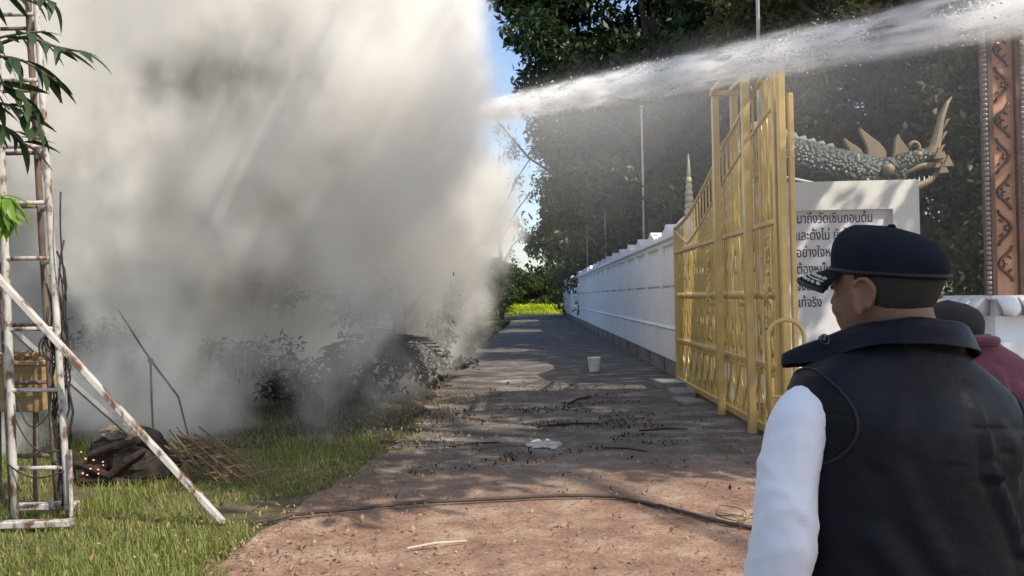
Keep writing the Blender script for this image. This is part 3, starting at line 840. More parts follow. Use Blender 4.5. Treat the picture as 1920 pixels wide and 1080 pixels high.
# burnt soil under the fire
vs = []; fs = []
for i, y in enumerate(np.arange(8.6, 21, .4)):
    xr = path_left(y) + .35 * mnoise.noise(Vector((y * .9, 7, 0))) - .02
    xl = -9 + .8 * mnoise.noise(Vector((y * .7, 1, 0)))
    if y < 10.2: xl += (10.2 - y) * 2.6
    for k in range(9): vs.append((xl + (xr - xl) * k / 8, y + .25 * mnoise.noise(Vector((k * .8, y, 2))), -.004))
    if i:
        b0 = (i - 1) * 9
        for k in range(8): fs.append((b0 + k, b0 + k + 1, b0 + k + 10, b0 + k + 9))
b = MB(); b.add(vs, fs); tag(b.build('burnt_ground', M['char']), kind='structure')
# dark vegetation in and behind the smoke
for (x, y, bl, lb) in (
    (-7.2, 23, [(-7.2, 23, 2.6, 1.9, 1), (-8.8, 23.4, 3.6, 2.0, 1), (-10.6, 23, 4.6, 2.2, 1)], 'dark tree mass half hidden by smoke at the left'),
    (-4.9, 14.6, [(-4.9, 14.6, 1.2, .8, 1.2), (-4.7, 14.7, 2.1, .6, 1.2), (-5.8, 15, .9, .8, 1)], 'brown scorched tree standing in the thick of the smoke'),
    (-2.6, 15.6, [(-2.6, 15.6, 1.1, 1.0, 1.1), (-1.7, 16.2, 1.9, .8, 1.1), (-3.4, 15.4, 1.9, .8, 1), (-2.3, 15.8, 2.5, .6, 1)], 'dark tree showing through the thin smoke by the path')):
    tree('smoky_tree', lb, (x, y), bl, .14, M['leaf_burnt'], dens=520, leaf=.22, group='trees in the smoke')
for (x, y, z, r, lb) in ((-5.5, 26, 1.9, 2.3, 'nearest dark tree of the row behind the smoke'), (-9.5, 26.5, 2.6, 2.9, 'second dark tree of the row behind the smoke'), (-14.5, 26, 3.2, 3.4, 'third dark tree of the row behind the smoke'), (-20.5, 27, 3.8, 4.2, 'fourth dark tree of the row behind the smoke at the left')):
    tree('hedge_tree', lb, (x, y), [(x, y, z, r, .9), (x + r * .8, y + .3, z * .8, r * .8, .9), (x - r * .8, y + .5, z * .9, r * .85, .9), (x, y - .5, 1.0, r * .8, .7)], .18, M['leaf_dark'], dens=260, leaf=.34, group='trees behind the smoke')
for (x, y, z, r, lb) in ((-30, 60, 4, 7, 'far dark tree beyond the smoke'), (-14, 64, 3.5, 6, 'far dark tree beyond the middle of the smoke'), (-7, 70, 2.6, 3.4, 'far dark tree left of the rice field')):
    tree('hedge_tree', lb, (x, y), [(x, y, z, r, .8), (x + r * .9, y + 1, z * .8, r * .8, .8), (x - r * .9, y + 1, z * .8, r * .8, .8)], .3, M['leaf_dark'], dens=110, leaf=.7, group='trees behind the smoke')
for (x, y, z, r, h2, lb) in ((5.5, 30.5, 2.6, 2.6, 4.6, 'dark undergrowth tree behind the middle bays of the wall'), (6.0, 46, 3.0, 3.2, 5.5, 'dark undergrowth tree behind the far bays of the wall'), (9.5, 28.5, 3.0, 3.2, 5.5, 'dark undergrowth tree beside the stupa spire'), (15, 22, 3.0, 3.6, 6.5, 'dark undergrowth tree behind the carved pier'), (6.5, 62, 3.4, 4.2, 7.0, 'dark undergrowth tree past the end of the wall')):
    tree('undergrowth_tree', lb, (x, y), [(x, y, z, r, 1), (x - r * .5, y, h2, r * .8, 1), (x + r * .6, y + .5, h2, r * .9, 1)], .2, M['leaf_dark'], dens=260, leaf=.32, group='undergrowth trees behind the wall')
for (x, y, z, r, lb) in ((-2.35, 12.3, .5, .75, 'charred low bush at the right foot of the smoke'), (-3.9, 12.3, .6, .9, 'charred low bush in the middle of the burning heap'), (-5.8, 12.0, .7, 1.0, 'charred low bush at the left of the burning heap'),
                         (-3.1, 11.7, .4, .65, 'blackened scrub nearest the grass edge of the fire'), (-2.0, 16.0, .5, .7, 'dark scrub by the path edge behind the smoke foot')):
    tree('charred_bush', lb, (x, y), [(x, y, z, r, .9), (x + r * .7, y + .2, z * .7, r * .7, .8), (x - r * .8, y, z * .8, r * .7, .8)], .04, M['leaf_burnt'], dens=900, leaf=.13, group='charred bushes in the fire', cat='bush', shell=.3)
def frond(L, mat, n=15, droop=1.0, wl=.26):
    m = MB(); q = []
    for k in range(n):
        t = k / (n - 1)
        q.append(Vector((L * t * (1 - .25 * droop * t), 0, L * (.55 * t - .95 * droop * t * t))))
    m.tube(q, [.014 * (1 - .8 * k / n) + .003 for k in range(n)], 5)
    for k in range(2, n):
        t = k / (n - 1); p = q[k]; w = wl * math.sin(PI * min(1, .15 + t * .85)) + .05
        for s in (-1, 1):
            e = p + Vector((w * .95, s * w * .55, -w * .55 * droop)); a = Vector((.022, 0, 0))
            m.add([p - a, p + a, e + a * .2, e - a * .1 + Vector((0, 0, -.01))], [(0, 1, 2, 3)])
    return m.mesh('frond', mat)
fr_me = frond(1.25, M['leaf_burnt'])
pa = empty('scorched_palm', (-2.45, 11.8, 0), 0, 'scorched black palm with drooping fronds at the edge of the smoke', 'palm')
b = MB(); b.tube([(0, 0, -.05), (0, .05, .5), (.03, .05, .95)], [.09, .08, .05], 8); b.build('trunk', M['char'], pa)
for k in range(13):
    a = k * 2.4; link('frond', fr_me, pa, (.03, .05, .72 + .035 * (k % 6)), (0, -.5 + .9 * ((k * 7 % 10) / 10), a), (1 - .03 * (k % 5),) * 3)

# gabled house dimly seen through the smoke at the left
hs = empty('house', (-11.3, 17.5, 0), 0, 'grey gabled house half hidden in smoke behind the mast', 'house')
b = MB(); b.span((-2.8, .0, -.1), (2.3, 7, 3.0)); b.prism([(-2.8, 3.0), (2.3, 3.0), (-.25, 5.0)], 1, .0, 7); b.build('wall', M['house_wall'], hs)
for s, xe in ((1, 3.2), (-1, -3.7)):
    b = MB(); b.add([(-.25, -.8, 5.55), (xe, -.8, 2.55), (xe, 7.8, 2.55), (-.25, 7.8, 5.55), (-.25, -.8, 5.45), (xe, -.8, 2.45), (xe, 7.8, 2.45), (-.25, 7.8, 5.45)],
                    [(0, 1, 2, 3), (7, 6, 5, 4), (0, 4, 5, 1), (1, 5, 6, 2), (2, 6, 7, 3), (3, 7, 4, 0)]); b.build('roof', M['roof'], hs)
    b = MB(); b.bar((-.25, -.86, 5.46), (xe, -.86, 2.46), .06, .22, (0, 1, 0)); b.build('bargeboard', M['dark_concrete'], hs)
b = MB(); b.span((-1.2, -.04, .9), (.6, .03, 2.2)); wf = b.build('window', M['dark_concrete'], hs)
b = MB(); b.span((-1.3, -.07, .82), (.7, -.005, .9)); b.span((-1.3, -.07, 2.2), (.7, -.005, 2.28)); b.build('frame', M['house_wall'], wf)
b = MB(); b.bar((0.2, -1.0, 5.75), (3.0, -1.0, 5.1), .10, .10); b.build('ridge_pole', M['dark_concrete'], hs)

# ------------------------------------------------------------------ smoke
def smoke_mat():
    m = bpy.data.materials.new('smoke_volume'); m.use_nodes = True
    nt = m.node_tree; L = nt.links
    nt.nodes.remove(nt.nodes['Principled BSDF'])
    pv = nd(nt, 'ShaderNodeVolumePrincipled'); L.new(pv.outputs[0], nt.nodes['Material Output'].inputs['Volume'])
    pv.inputs['Color'].default_value = (.968, .957, .932, 1); pv.inputs['Anisotropy'].default_value = .0
    tc = nd(nt, 'ShaderNodeTexCoord'); O = tc.outputs['Object']
    def mth(op, a, b=None, c=None, clamp=False):
        n = nd(nt, 'ShaderNodeMath', operation=op, use_clamp=clamp)
        for i, v in enumerate((a, b, c)):
            if v is None: continue
            if isinstance(v, (int, float)): n.inputs[i].default_value = v
            else: L.new(v, n.inputs[i])
        return n.outputs[0]
    def mrange(v, a, b, c=0.0, d=1.0, smooth=True):
        n = nd(nt, 'ShaderNodeMapRange', interpolation_type='SMOOTHSTEP' if smooth else 'LINEAR')
        L.new(v, n.inputs['Value'])
        for k, x in (('From Min', a), ('From Max', b), ('To Min', c), ('To Max', d)): n.inputs[k].default_value = x
        return n.outputs[0]
    mp = nd(nt, 'ShaderNodeMapping'); mp.inputs['Scale'].default_value = (1, 1, .82); mp.inputs['Rotation'].default_value = (0, .45, 0)
    L.new(O, mp.inputs['Vector'])
    n1 = nd(nt, 'ShaderNodeTexNoise', i_Scale=.40, i_Detail=5.0, i_Roughness=.56, i_Distortion=.35); L.new(mp.outputs[0], n1.inputs['Vector'])
    n2 = nd(nt, 'ShaderNodeTexNoise', i_Scale=1.7, i_Detail=5.0, i_Roughness=.62); L.new(mp.outputs[0], n2.inputs['Vector'])
    sep = nd(nt, 'ShaderNodeSeparateXYZ'); L.new(O, sep.inputs[0])
    x, y, z = sep.outputs
    a1 = mth('SUBTRACT', n1.outputs['Fac'], .5); a2 = mth('SUBTRACT', n2.outputs['Fac'], .5)
    wob = mth('ADD', mth('MULTIPLY', a1, 2.8), mth('MULTIPLY', a2, 1.9))
    # right hand edge of the plume as a function of height
    fc = nd(nt, 'ShaderNodeFloatCurve'); cv = fc.mapping.curves[0]
    ptsx = [(0, -2.1), (.6, -1.7), (1.2, -1.4), (2, -1.05), (3, -.55), (4.2, -.70), (5.5, -1.0), (7.5, -1.3), (11, -1.2)]
    while len(cv.points) < len(ptsx): cv.points.new(.5, .5)
    for p, (zz, xx) in zip(cv.points, ptsx): p.location = (zz / 11, (xx + 4) / 4)
    fc.mapping.update()
    L.new(mth('DIVIDE', z, 11.0, clamp=True), fc.inputs['Value'])
    xr = mth('MULTIPLY_ADD', fc.outputs[0], 4.0, -4.0)
    edge = mrange(mth('ADD', mth('SUBTRACT', xr, x), mth('MULTIPLY', wob, 1.0)), -.35, 1.2)
    front = mrange(mth('ADD', mth('SUBTRACT', y, mth('MULTIPLY_ADD', z, -.12, mth('MULTIPLY_ADD', x, .42, 10.0))), wob), -.3, .9)
    back = mrange(y, 20.5, 16.5)
    left = mrange(mth('ADD', x, wob), -10.8, -5.2, .12, 1.0)
    base = mrange(mth('ADD', z, mth('MULTIPLY', wob, .45)), .0, 1.2, .6, 1.0)
    gx = mth('MULTIPLY', mth('ADD', x, 3.0), .40); gz_ = mth('MULTIPLY', mth('SUBTRACT', z, 1.35), .62)
    gg = mth('EXPONENT', mth('MULTIPLY', mth('ADD', mth('MULTIPLY', gx, gx), mth('MULTIPLY', gz_, gz_)), -1.0))
    low = mth('MULTIPLY_ADD', gg, -.99, 1.08)
    lump = mrange(mth('MULTIPLY_ADD', a2, .55, n1.outputs['Fac']), .41, .63, .02, 2.0)
    d = mth('MULTIPLY', mth('MULTIPLY', mth('MULTIPLY', edge, front), mth('MULTIPLY', back, left)), mth('MULTIPLY', mth('MULTIPLY', base, low), lump))
    L.new(mth('MULTIPLY', d, SMOKE_D), pv.inputs['Density'])
    return m
SMOKE_D = 1.75
zs = [.02, .6, 1.2, 2, 3, 4.2, 5.5, 7.5, 11, 14]
xe = [-1.2, -.6, 0, .6, 1.0, 1.0, .8, .7, .8, .8]
rings = []
for zz, xx in zip(zs, xe):
    yf = 8.5 - .12 * zz
    rings.append([(-17, 7.0, zz), (-9, 7.0, zz), (-4.5, 8.2, zz), (xx - 1, yf, zz), (xx, yf + 1.2, zz), (xx, 19, zz), (xx - 1, 20.4, zz), (-17, 20.4, zz)])
b = MB(); b.loft(rings)
smk = b.build('smoke', smoke_mat())
tag(smk, kind='stuff')

# ------------------------------------------------------------------ water jet
J0 = Vector((4.35, 1.6, 2.70)); J1 = Vector((-1.26, 17.0, 5.486))
jd = (J1 - J0); JL = jd.length
jq = jd.to_track_quat('Z', 'Y')
def jet_r(t): return .20 + .13 * t
def jet_mat(D, soft=2.0, sc=(7, 7, .9), lo=.35):
    m = bpy.data.materials.new('water_spray'); m.use_nodes = True
    nt = m.node_tree; L = nt.links
    nt.nodes.remove(nt.nodes['Principled BSDF'])
    pv = nd(nt, 'ShaderNodeVolumePrincipled'); L.new(pv.outputs[0], nt.nodes['Material Output'].inputs['Volume'])
    pv.inputs['Color'].default_value = (.985, .985, .985, 1); pv.inputs['Anisotropy'].default_value = .2
    tc = nd(nt, 'ShaderNodeTexCoord'); sep = nd(nt, 'ShaderNodeSeparateXYZ'); L.new(tc.outputs['Object'], sep.inputs[0])
    def mth(op, a, b=None, c=None, clamp=False):
        n = nd(nt, 'ShaderNodeMath', operation=op, use_clamp=clamp)
        for i, v in enumerate((a, b, c)):
            if v is None: continue
            if isinstance(v, (int, float)): n.inputs[i].default_value = v
            else: L.new(v, n.inputs[i])
        return n.outputs[0]
    t = mth('DIVIDE', sep.outputs[2], JL)
    R = mth('MULTIPLY_ADD', t, .13, .20)
    mp = nd(nt, 'ShaderNodeMapping'); mp.inputs['Scale'].default_value = sc; L.new(tc.outputs['Object'], mp.inputs['Vector'])
    n = nd(nt, 'ShaderNodeTexNoise', i_Scale=1.0, i_Detail=4.0, i_Roughness=.6); L.new(mp.outputs[0], n.inputs['Vector'])
    rr = mth('SQRT', mth('ADD', mth('MULTIPLY', sep.outputs[0], sep.outputs[0]), mth('MULTIPLY', sep.outputs[1], sep.outputs[1])))
    q = mth('DIVIDE', rr, R)
    f = mth('POWER', mth('SUBTRACT', 1.0, q, clamp=True), soft)
    nn = nd(nt, 'ShaderNodeMapRange'); L.new(n.outputs['Fac'], nn.inputs['Value']); nn.inputs['From Min'].default_value = lo; nn.inputs['From Max'].default_value = .68; nn.inputs['To Max'].default_value = 1.5
    fade = nd(nt, 'ShaderNodeMapRange'); L.new(t, fade.inputs['Value']); fade.inputs['From Min'].default_value = .25; fade.inputs['From Max'].default_value = 1.0; fade.inputs['To Min'].default_value = 1.0; fade.inputs['To Max'].default_value = .10
    L.new(mth('MULTIPLY', mth('MULTIPLY', mth('MULTIPLY', f, nn.outputs[0]), fade.outputs[0]), D), pv.inputs['Density'])
    return m
b = MB()
b.lathe([(jet_r(t) * 1.02, JL * t) for t in np.linspace(0, 1, 9)], 14)
jet = b.build('water_jet', jet_mat(140.0, 2.6, (13, 13, 1.5), .45))
jet.location = J0; jet.rotation_mode = 'QUATERNION'; jet.rotation_quaternion = jq
tag(jet, kind='stuff')
M['droplet'] = nmat('water_droplets')[0]
bs = M['droplet'].node_tree.nodes['Principled BSDF']
bs.inputs['Base Color'].default_value = (.92, .94, .96, 1); bs.inputs['Roughness'].default_value = .25; bs.inputs['Subsurface Weight'].default_value = 0
n = 15000
t = npr.uniform(.1, .93, n) ** .85; R_ = .13 + .13 * t
clump = np.sin(t * 61) * np.sin(t * 23 + 1) > -.25
t = t[clump]; R_ = R_[clump]; n = len(t)
rad = np.abs(npr.normal(0, .46, n)) * R_; an = npr.uniform(0, 2 * PI, n)
C_ = np.stack([rad * np.cos(an), rad * np.sin(an), t * JL], 1)
fall = npr.uniform(0, 1, n) ** 6
sz = npr.uniform(.003, .0125, n) * (.7 + .8 * t)
octv = np.array([(1, 0, 0), (-1, 0, 0), (0, 1, 0), (0, -1, 0), (0, 0, 1.7), (0, 0, -1.7)], float)
octf = np.array([(0, 2, 4), (2, 1, 4), (1, 3, 4), (3, 0, 4), (2, 0, 5), (1, 2, 5), (3, 1, 5), (0, 3, 5)])
V = C_[:, None, :] + octv[None] * sz[:, None, None]
F = (octf[None] + (np.arange(n) * 6)[:, None, None]).reshape(-1, 3)
dr = link('droplets', np_mesh('droplets', V, F, M['droplet']), jet); dr['kind'] = 'stuff'
# fine spray drifting down below the jet
def mist_mat():
    m = bpy.data.materials.new('spray_mist'); m.use_nodes = True
    nt = m.node_tree; L = nt.links
    nt.nodes.remove(nt.nodes['Principled BSDF'])
    pv = nd(nt, 'ShaderNodeVolumePrincipled'); L.new(pv.outputs[0], nt.nodes['Material Output'].inputs['Volume'])
    pv.inputs['Color'].default_value = (.97, .97, .97, 1)
    tc = nd(nt, 'ShaderNodeTexCoord'); sep = nd(nt, 'ShaderNodeSeparateXYZ'); L.new(tc.outputs['Object'], sep.inputs[0])
    x, y, z = sep.outputs
    def mth(op, a, b=None, c=None, clamp=False):
        n = nd(nt, 'ShaderNodeMath', operation=op, use_clamp=clamp)
        for i, v in enumerate((a, b, c)):
            if v is None: continue
            if isinstance(v, (int, float)): n.inputs[i].default_value = v
            else: L.new(v, n.inputs[i])
        return n.outputs[0]
    n = nd(nt, 'ShaderNodeTexNoise', i_Scale=.9, i_Detail=3.0); L.new(tc.outputs['Object'], n.inputs['Vector'])
    sx = jd.x / jd.y; sz = jd.z / jd.y
    dz = mth('SUBTRACT', mth('MULTIPLY_ADD', y, sz, J0.z - sz * J0.y), z)
    dx = mth('SUBTRACT', mth('MULTIPLY_ADD', y, sx, J0.x - sx * J0.y), x)
    dz = mth('ADD', dz, mth('MULTIPLY', mth('SUBTRACT', n.outputs['Fac'], .5), .9))
    a = nd(nt, 'ShaderNodeMapRange', interpolation_type='SMOOTHSTEP'); L.new(dz, a.inputs['Value']); a.inputs['From Min'].default_value = -.35; a.inputs['From Max'].default_value = .15
    e = mth('EXPONENT', mth('MULTIPLY', mth('MAXIMUM', dz, 0.0), -1.0))
    dx = mth('ADD', mth('MULTIPLY', mth('MAXIMUM', mth('MULTIPLY', dx, -1.0), 0.0), .33), mth('MAXIMUM', dx, 0.0))
    w = mth('SUBTRACT', 1.0, mth('MULTIPLY', mth('MULTIPLY', dx, dx), .9), clamp=True)
    f = nd(nt, 'ShaderNodeMapRange', interpolation_type='SMOOTHSTEP'); L.new(y, f.inputs['Value']); f.inputs['From Min'].default_value = 4.0; f.inputs['From Max'].default_value = 8.0
    L.new(mth('MULTIPLY', mth('MULTIPLY', mth('MULTIPLY', a.outputs[0], e), mth('MULTIPLY', w, f.outputs[0])), MIST_D), pv.inputs['Density'])
    return m
MIST_D = .10
rg = []
for tt in np.linspace(.2, 1, 6):
    c = J0 + jd * float(tt)
    rg.append([(c.x + 3.4, c.y, c.z + .5), (c.x + 3.4, c.y, c.z - 3.0), (c.x - 1.1, c.y, c.z - 3.0), (c.x - 1.1, c.y, c.z + .5)])
b = MB(); b.loft(rg); tag(b.build('water_mist', mist_mat()), kind='stuff')

# ------------------------------------------------------------------ lattice mast at the left
mast = empty('lattice_mast', (-3.56, 5.85, 0), 0, 'rusty white painted lattice pipe mast standing in the grass at the left', 'mast')
H = 5.6
def mp_(x0, y0, x1, y1, r, mat, wob=.004):
    b = MB(); q = [(x0 + (x1 - x0) * t + rnd.uniform(-wob, wob), y0 + (y1 - y0) * t + rnd.uniform(-wob, wob), H * t) for t in np.linspace(0, 1, 12)]
    b.tube(q, r, 9); return b.build('pipe', mat, mast, smooth=True)
PL = {'fl': (-.17, -.17, -.345, -.17), 'fr': (.215, -.17, -.075, -.15), 'bl': (-.44, .20, -.62, .17), 'br': (-.09, .20, -.34, .18)}
mp_(*PL['fl'], .027, M['white_metal']); mp_(*PL['fr'], .024, M['white_metal']); mp_(*PL['bl'], .024, M['rust']); mp_(*PL['br'], .024, M['rust'])

def at(p, z):
    x0, y0, x1, y1 = PL[p]; t = z / H; return (x0 + (x1 - x0) * t, y0 + (y1 - y0) * t, z)
for z in (.42, .98, 1.42, 1.93, 2.33, 2.74, 3.22, 3.7, 4.2, 4.7, 5.2):
    for a, c, dz, mt in (('fl', 'fr', 0, 'white_metal'), ('bl', 'br', .02, 'rust'), ('fl', 'bl', -.02, 'rust'), ('fr', 'br', -.02, 'white_metal')):
        p, q = Vector(at(a, z + dz)), Vector(at(c, z + dz)); d = (q - p).normalized()
        b = MB(); b.tube([p + d * .02, q - d * .02], .016, 8); b.build('rung', M[mt], mast, smooth=True)
        b = MB(); b.ell(p + d * .028, (.023, .023, .019), 7, 5); b.build('weld', M[mt], mast)
for z in (.06, 1.0, 2.0, 3.0):
    b = MB(); b.tube([at('fr', z + .35), at('br', z + .9)], .010, 6); b.build('brace', M['rust'], mast)
for (y, z, w) in ((-.26, .045, .62), (-.06, .12, .46)):
    b = MB(); b.box((-.02 - .07 * (w - .46), y, z), (w, .075, .05), Matrix.Rotation(.06, 3, 'Z')); b.build('base_plate', M['white_metal'], mast, bevel=.008)
b = MB(); b.tube([(.25, -.2, 0), (.243, -.2, .55)], .014, 7); b.build('stake', M['white_metal'], mast)
for k in range(11):
    q = []
    z0 = rnd.uniform(.05, .5); z1 = rnd.uniform(1.2, 2.6); ph = rnd.uniform(0, 6)
    for i in range(14):
        t = i / 13; z = z0 + (z1 - z0) * t
        bx = at('fr', z)
        q.append((bx[0] - .03 + .045 * math.sin(t * 7 + ph) + .02 * rnd.uniform(-1, 1), bx[1] + .05 + .05 * math.cos(t * 5 + ph), z))
    b = MB(); b.tube(q, rnd.choice((.005, .007, .009)), 5); b.build('cable', M['cable'], mast, smooth=True)
for (a, zc, dx, rr) in (('fr', 1.28, -.06, .075), ('fr', 1.32, -.04, .055)):
    bx = at(a, zc); q = [(bx[0] + dx + rr * math.cos(t), bx[1] - .03 + .006 * t, zc + rr * 1.2 * math.sin(t)) for t in np.linspace(0, 15, 46)]
    b = MB(); b.tube(q, .006, 5); b.build('cable_coil', M['cable'], mast, smooth=True)
for (x0, z0, x1, z1, sag) in ((-.14, .92, .12, .85, .16), (-.16, .80, .17, .55, .1), (.18, 1.3, .28, 1.5, -.05), (-.2, .45, .2, .40, .06), (.10, .60, -.1, .5, .03), (.23, 1.62, .20, 2.4, -.05)):
    q = [(x0 + (x1 - x0) * t, -.20 - .03 * math.sin(PI * t), z0 + (z1 - z0) * t - sag * math.sin(PI * t)) for t in np.linspace(0, 1, 12)]
    b = MB(); b.tube(q, .006, 5); b.build('cable', M['cable'], mast, smooth=True)

bx = empty('wooden_box', (-4.12, 6.30, .76), math.radians(-3), 'ochre wooden box topped with brown litter fixed behind the mast', 'box')
b = MB(); b.box((0, 0, .19), (.60, .34, .37)); b.build('body', M['plywood'], bx, bevel=.006)
b = MB(); b.box((0, -.01, .392), (.64, .39, .03), Matrix.Rotation(.03, 3, 'Y')); b.build('lid', M['plywood'], bx, bevel=.004)
for x in (-.295, .295):
    b = MB(); b.box((x, -.178, .19), (.035, .014, .37)); b.build('batten', M['plywood'], bx)
n = 500; P = np.stack([npr.uniform(-.3, .3, n), npr.uniform(-.19, .17, n), .415 + npr.uniform(0, .04, n)], 1)
o = link('leaf_litter', leaf_mesh('leaf_litter', P, npr.uniform(.03, .08, n), npr.uniform(.015, .03, n), M['leaf_dry'], up=1), bx); o['kind'] = 'stuff'
b = MB(); b.tube([(.18, -.05, -.77), (.19, -.05, 0)], .022, 7); b.tube([(-.2, .05, -.77), (-.2, .05, 0)], .022, 7); b.build('leg', M['rust'], bx)

# prop poles
b = MB(); b.bar((-2.24, 5.70, .01), (-3.80, 5.42, 1.93), .055, .04)
tag(b.build('prop_pole', M['white_metal'], bevel=.004), 'long white square bar leaning on the mast with its foot in the grass', 'pole', 'poles leaning on the mast')
b = MB(); b.bar((-3.62, 7.05, .45), (-4.30, 5.95, 1.75), .045, .04)
tag(b.build('prop_pole', M['grey_metal'], bevel=.004), 'shorter dark grey bar leaning from the burnt stump to the mast', 'pole', 'poles leaning on the mast')

# ------------------------------------------------------------------ burning stump, fronds, tripod
st = empty('burning_stump', (-3.68, 7.25, 0), 0, 'charred smouldering stump heap with glowing embers beside the mast', 'stump')
def blob(name, r, mat, n=28, m=16, seed=0, flat=True, amp=.42, top=1.0):
    rings = []
    for i in range(m):
        z = i / (m - 1); pr = (1 - z ** 2.6) ** .5 if i < m - 1 else .02
        ring = []
        for k in range(n):
            a = 2 * PI * k / n
            nn = 1 + amp * mnoise.noise(Vector((math.cos(a) * 2.2, math.sin(a) * 2.2, z * 2.5 + seed))) + .5 * amp * mnoise.noise(Vector((math.cos(a) * 7, math.sin(a) * 7, z * 7 + seed)))
            zz = z * r[2] * (1 + .18 * mnoise.noise(Vector((math.cos(a) * 1.5, math.sin(a) * 1.5, seed + 5))))
            ring.append((r[0] * pr * nn * math.cos(a), r[1] * pr * nn * math.sin(a), zz - .03))
        rings.append(ring)
    b = MB(); b.loft(rings); return b
blob('heap', (.40, .34, .50), None, seed=3).build('heap', M['char'], st)
ab = blob('x', (.20, .18, .13), None, n=18, m=8, seed=9); ab.build('ash_cap', M['ash'], st, loc=(-.06, -.02, .40))
for (x, y, z, L_, a, e) in ((-.18, -.28, .12, .5, 2.6, .3), (.12, -.32, .2, .45, .7, .5), (.02, -.3, .33, .5, 0.2, .25), (-.3, -.1, .1, .6, 3.0, .15), (.22, -.18, .34, .4, 1.0, -.2), (-.1, -.27, .02, .7, 2.9, .04)):
    d = Vector((math.cos(a) * math.cos(e), .2 * math.sin(a), math.sin(e)))
    b = MB(); p = Vector((x, y, z)); b.tube([p - d * L_ / 2, p + Vector((0, -.02, .02)), p + d * L_ / 2], [.03, .038, .022], 8); b.build('log', M['char'], st)
em, nt, bsn, L_ = nmat('glowing_embers'); bsn.inputs['Base Color'].default_value = (.1, .02, .01, 1)
bsn.inputs['Emission Color'].default_value = (1.0, .38, .26, 1); bsn.inputs['Emission Strength'].default_value = .9
for k in range(10):
    b = MB(); s_ = rnd.uniform(.004, .009)
    b.ell((0, 0, 0), (s_ * 1.4, s_, s_ * rnd.uniform(.8, 1.5)), 6, 5)
    b.build('ember', em, st, loc=(-.20 + rnd.uniform(-.08, .13), -.335 - rnd.uniform(0, .02), .19 + rnd.uniform(-.10, .12)))
dp = empty('dry_frond_pile', (-3.12, 7.15, 0), 0, 'pile of dry brown palm fronds beside the burnt stump', 'fronds')
for k in range(16):
    a = rnd.uniform(-.5, 1.1); x0 = rnd.uniform(-.28, .1)
    p = Vector((x0, rnd.uniform(-.12, .15), rnd.uniform(.30, .50) - abs(x0) * .2)); e = Vector((x0 + rnd.uniform(.3, .65), rnd.uniform(-.35, .15), .01))
    b = MB(); b.tube([p, p.lerp(e, .5) + Vector((0, 0, rnd.uniform(-.02, .05))), e], [.008, .011, .006], 5)
    dd = (e - p)
    for j in range(7):
        t_ = .25 + .1 * j; c = p.lerp(e, t_); s_ = -1 if j % 2 else 1
        w = Vector((dd.z * -.25 * s_, .10 * s_, .08)); b.add([c, c + dd * .03, c + w + dd * .16], [(0, 1, 2)])
    b.build('frond', M['straw'], dp)
tp = empty('leaning_stick', (-4.35, 9.0, 0), 0, 'thin bent stick propped upright in front of the smoke', 'stick')
b = MB(); b.tube([(-.35, 0, 1.52), (-.1, .02, 1.10), (.02, .02, .92), (.30, .05, .52), (.42, .05, .02)], [.008, .012, .016, .012, .01], 6); b.build('shaft', M['char'], tp, smooth=True)
b = MB(); b.tube([(.0, .02, .95), (.0, .03, .5), (.02, .03, -.02)], [.013, .012, .01], 6); b.build('strut', M['char'], tp)
b = MB(); b.ell((.0, .02, .94), (.035, .03, .028), 8, 6); b.build('knot', M['char'], tp)
for (x, y, h, dx, lb) in ((-1.35, 8.6, .36, .0, 'short thin dark stick stuck in the grass before the fire'), (-2.95, 8.1, .30, -.12, 'thin pale stalk leaning in the grass right of the fronds')):
    b = MB(); b.tube([(0, 0, -.01), (dx * .5, 0, h * .6), (dx, 0.02, h)], [.008, .007, .004], 6); tag(b.build('stalk', M['straw'], loc=(x - 1.2 if x > -2 else x, y, 0)), lb, 'stick')

# ------------------------------------------------------------------ grass and litter
def in_grass(x, y): return x < path_left(y) + .02 + mnoise.noise(Vector((x * 2, y * 2, 0))) * .38 + mnoise.noise(Vector((x * 7, y * 7, 0))) * .12
N = 0; PX = []
while len(PX) < 52000:
    y = 4.2 + 7.6 * rnd.random() ** 1.5; x = rnd.uniform(-9.0 * (y + 2) / 11 - 1, -1.2)
    if y > 9.3 and rnd.random() < .5: continue
    if in_grass(x, y) and mnoise.noise(Vector((x * .9, y * .9, 4))) > -.48 + .10 * max(0, x + 2.8): PX.append((x, y))
PX = np.array(PX); N = len(PX)
h = npr.uniform(.025, .075, N) * (1 + .5 * (np.sin(PX[:, 0] * 2.1) * np.sin(PX[:, 1] * 1.7) > .2)); a = npr.uniform(0, 2 * PI, N); ln = npr.uniform(.2, 1.1, N) * h
w = npr.uniform(.003, .006, N)
V = np.zeros((N, 4, 3)); ca, sa = np.cos(a), np.sin(a)
for j, (s, tt, ww) in enumerate(((-1, 0, 1), (1, 0, 1), (1, 1, .15), (-1, 1, .15))):
    V[:, j, 0] = PX[:, 0] + s * w * ww * -sa + ca * ln * tt; V[:, j, 1] = PX[:, 1] + s * w * ww * ca + sa * ln * tt; V[:, j, 2] = -.012 + h * tt
gm = leafmat('grass_blades', [(.10, .15, .026), (.165, .20, .042), (.23, .25, .06), (.34, .31, .13)], .4, .6)
tag(link('grass', np_mesh('grass', V, np.arange(N * 4).reshape(N, 4), gm)), kind='stuff')
# taller weeds at the path edge further back
N = 9000; y = 19 + 32 * npr.uniform(0, 1, N) ** 1.6; x = np.array([path_left(v) for v in y]) - np.abs(npr.normal(0, .35, N)) - .05
P = np.stack([x, y, npr.uniform(.02, .20, N)], 1)
tag(link('weeds', leaf_mesh('weeds', P, npr.uniform(.06, .16, N), npr.uniform(.02, .05, N), M['leaf_dark'], up=.2, droop=-.5)), kind='stuff')
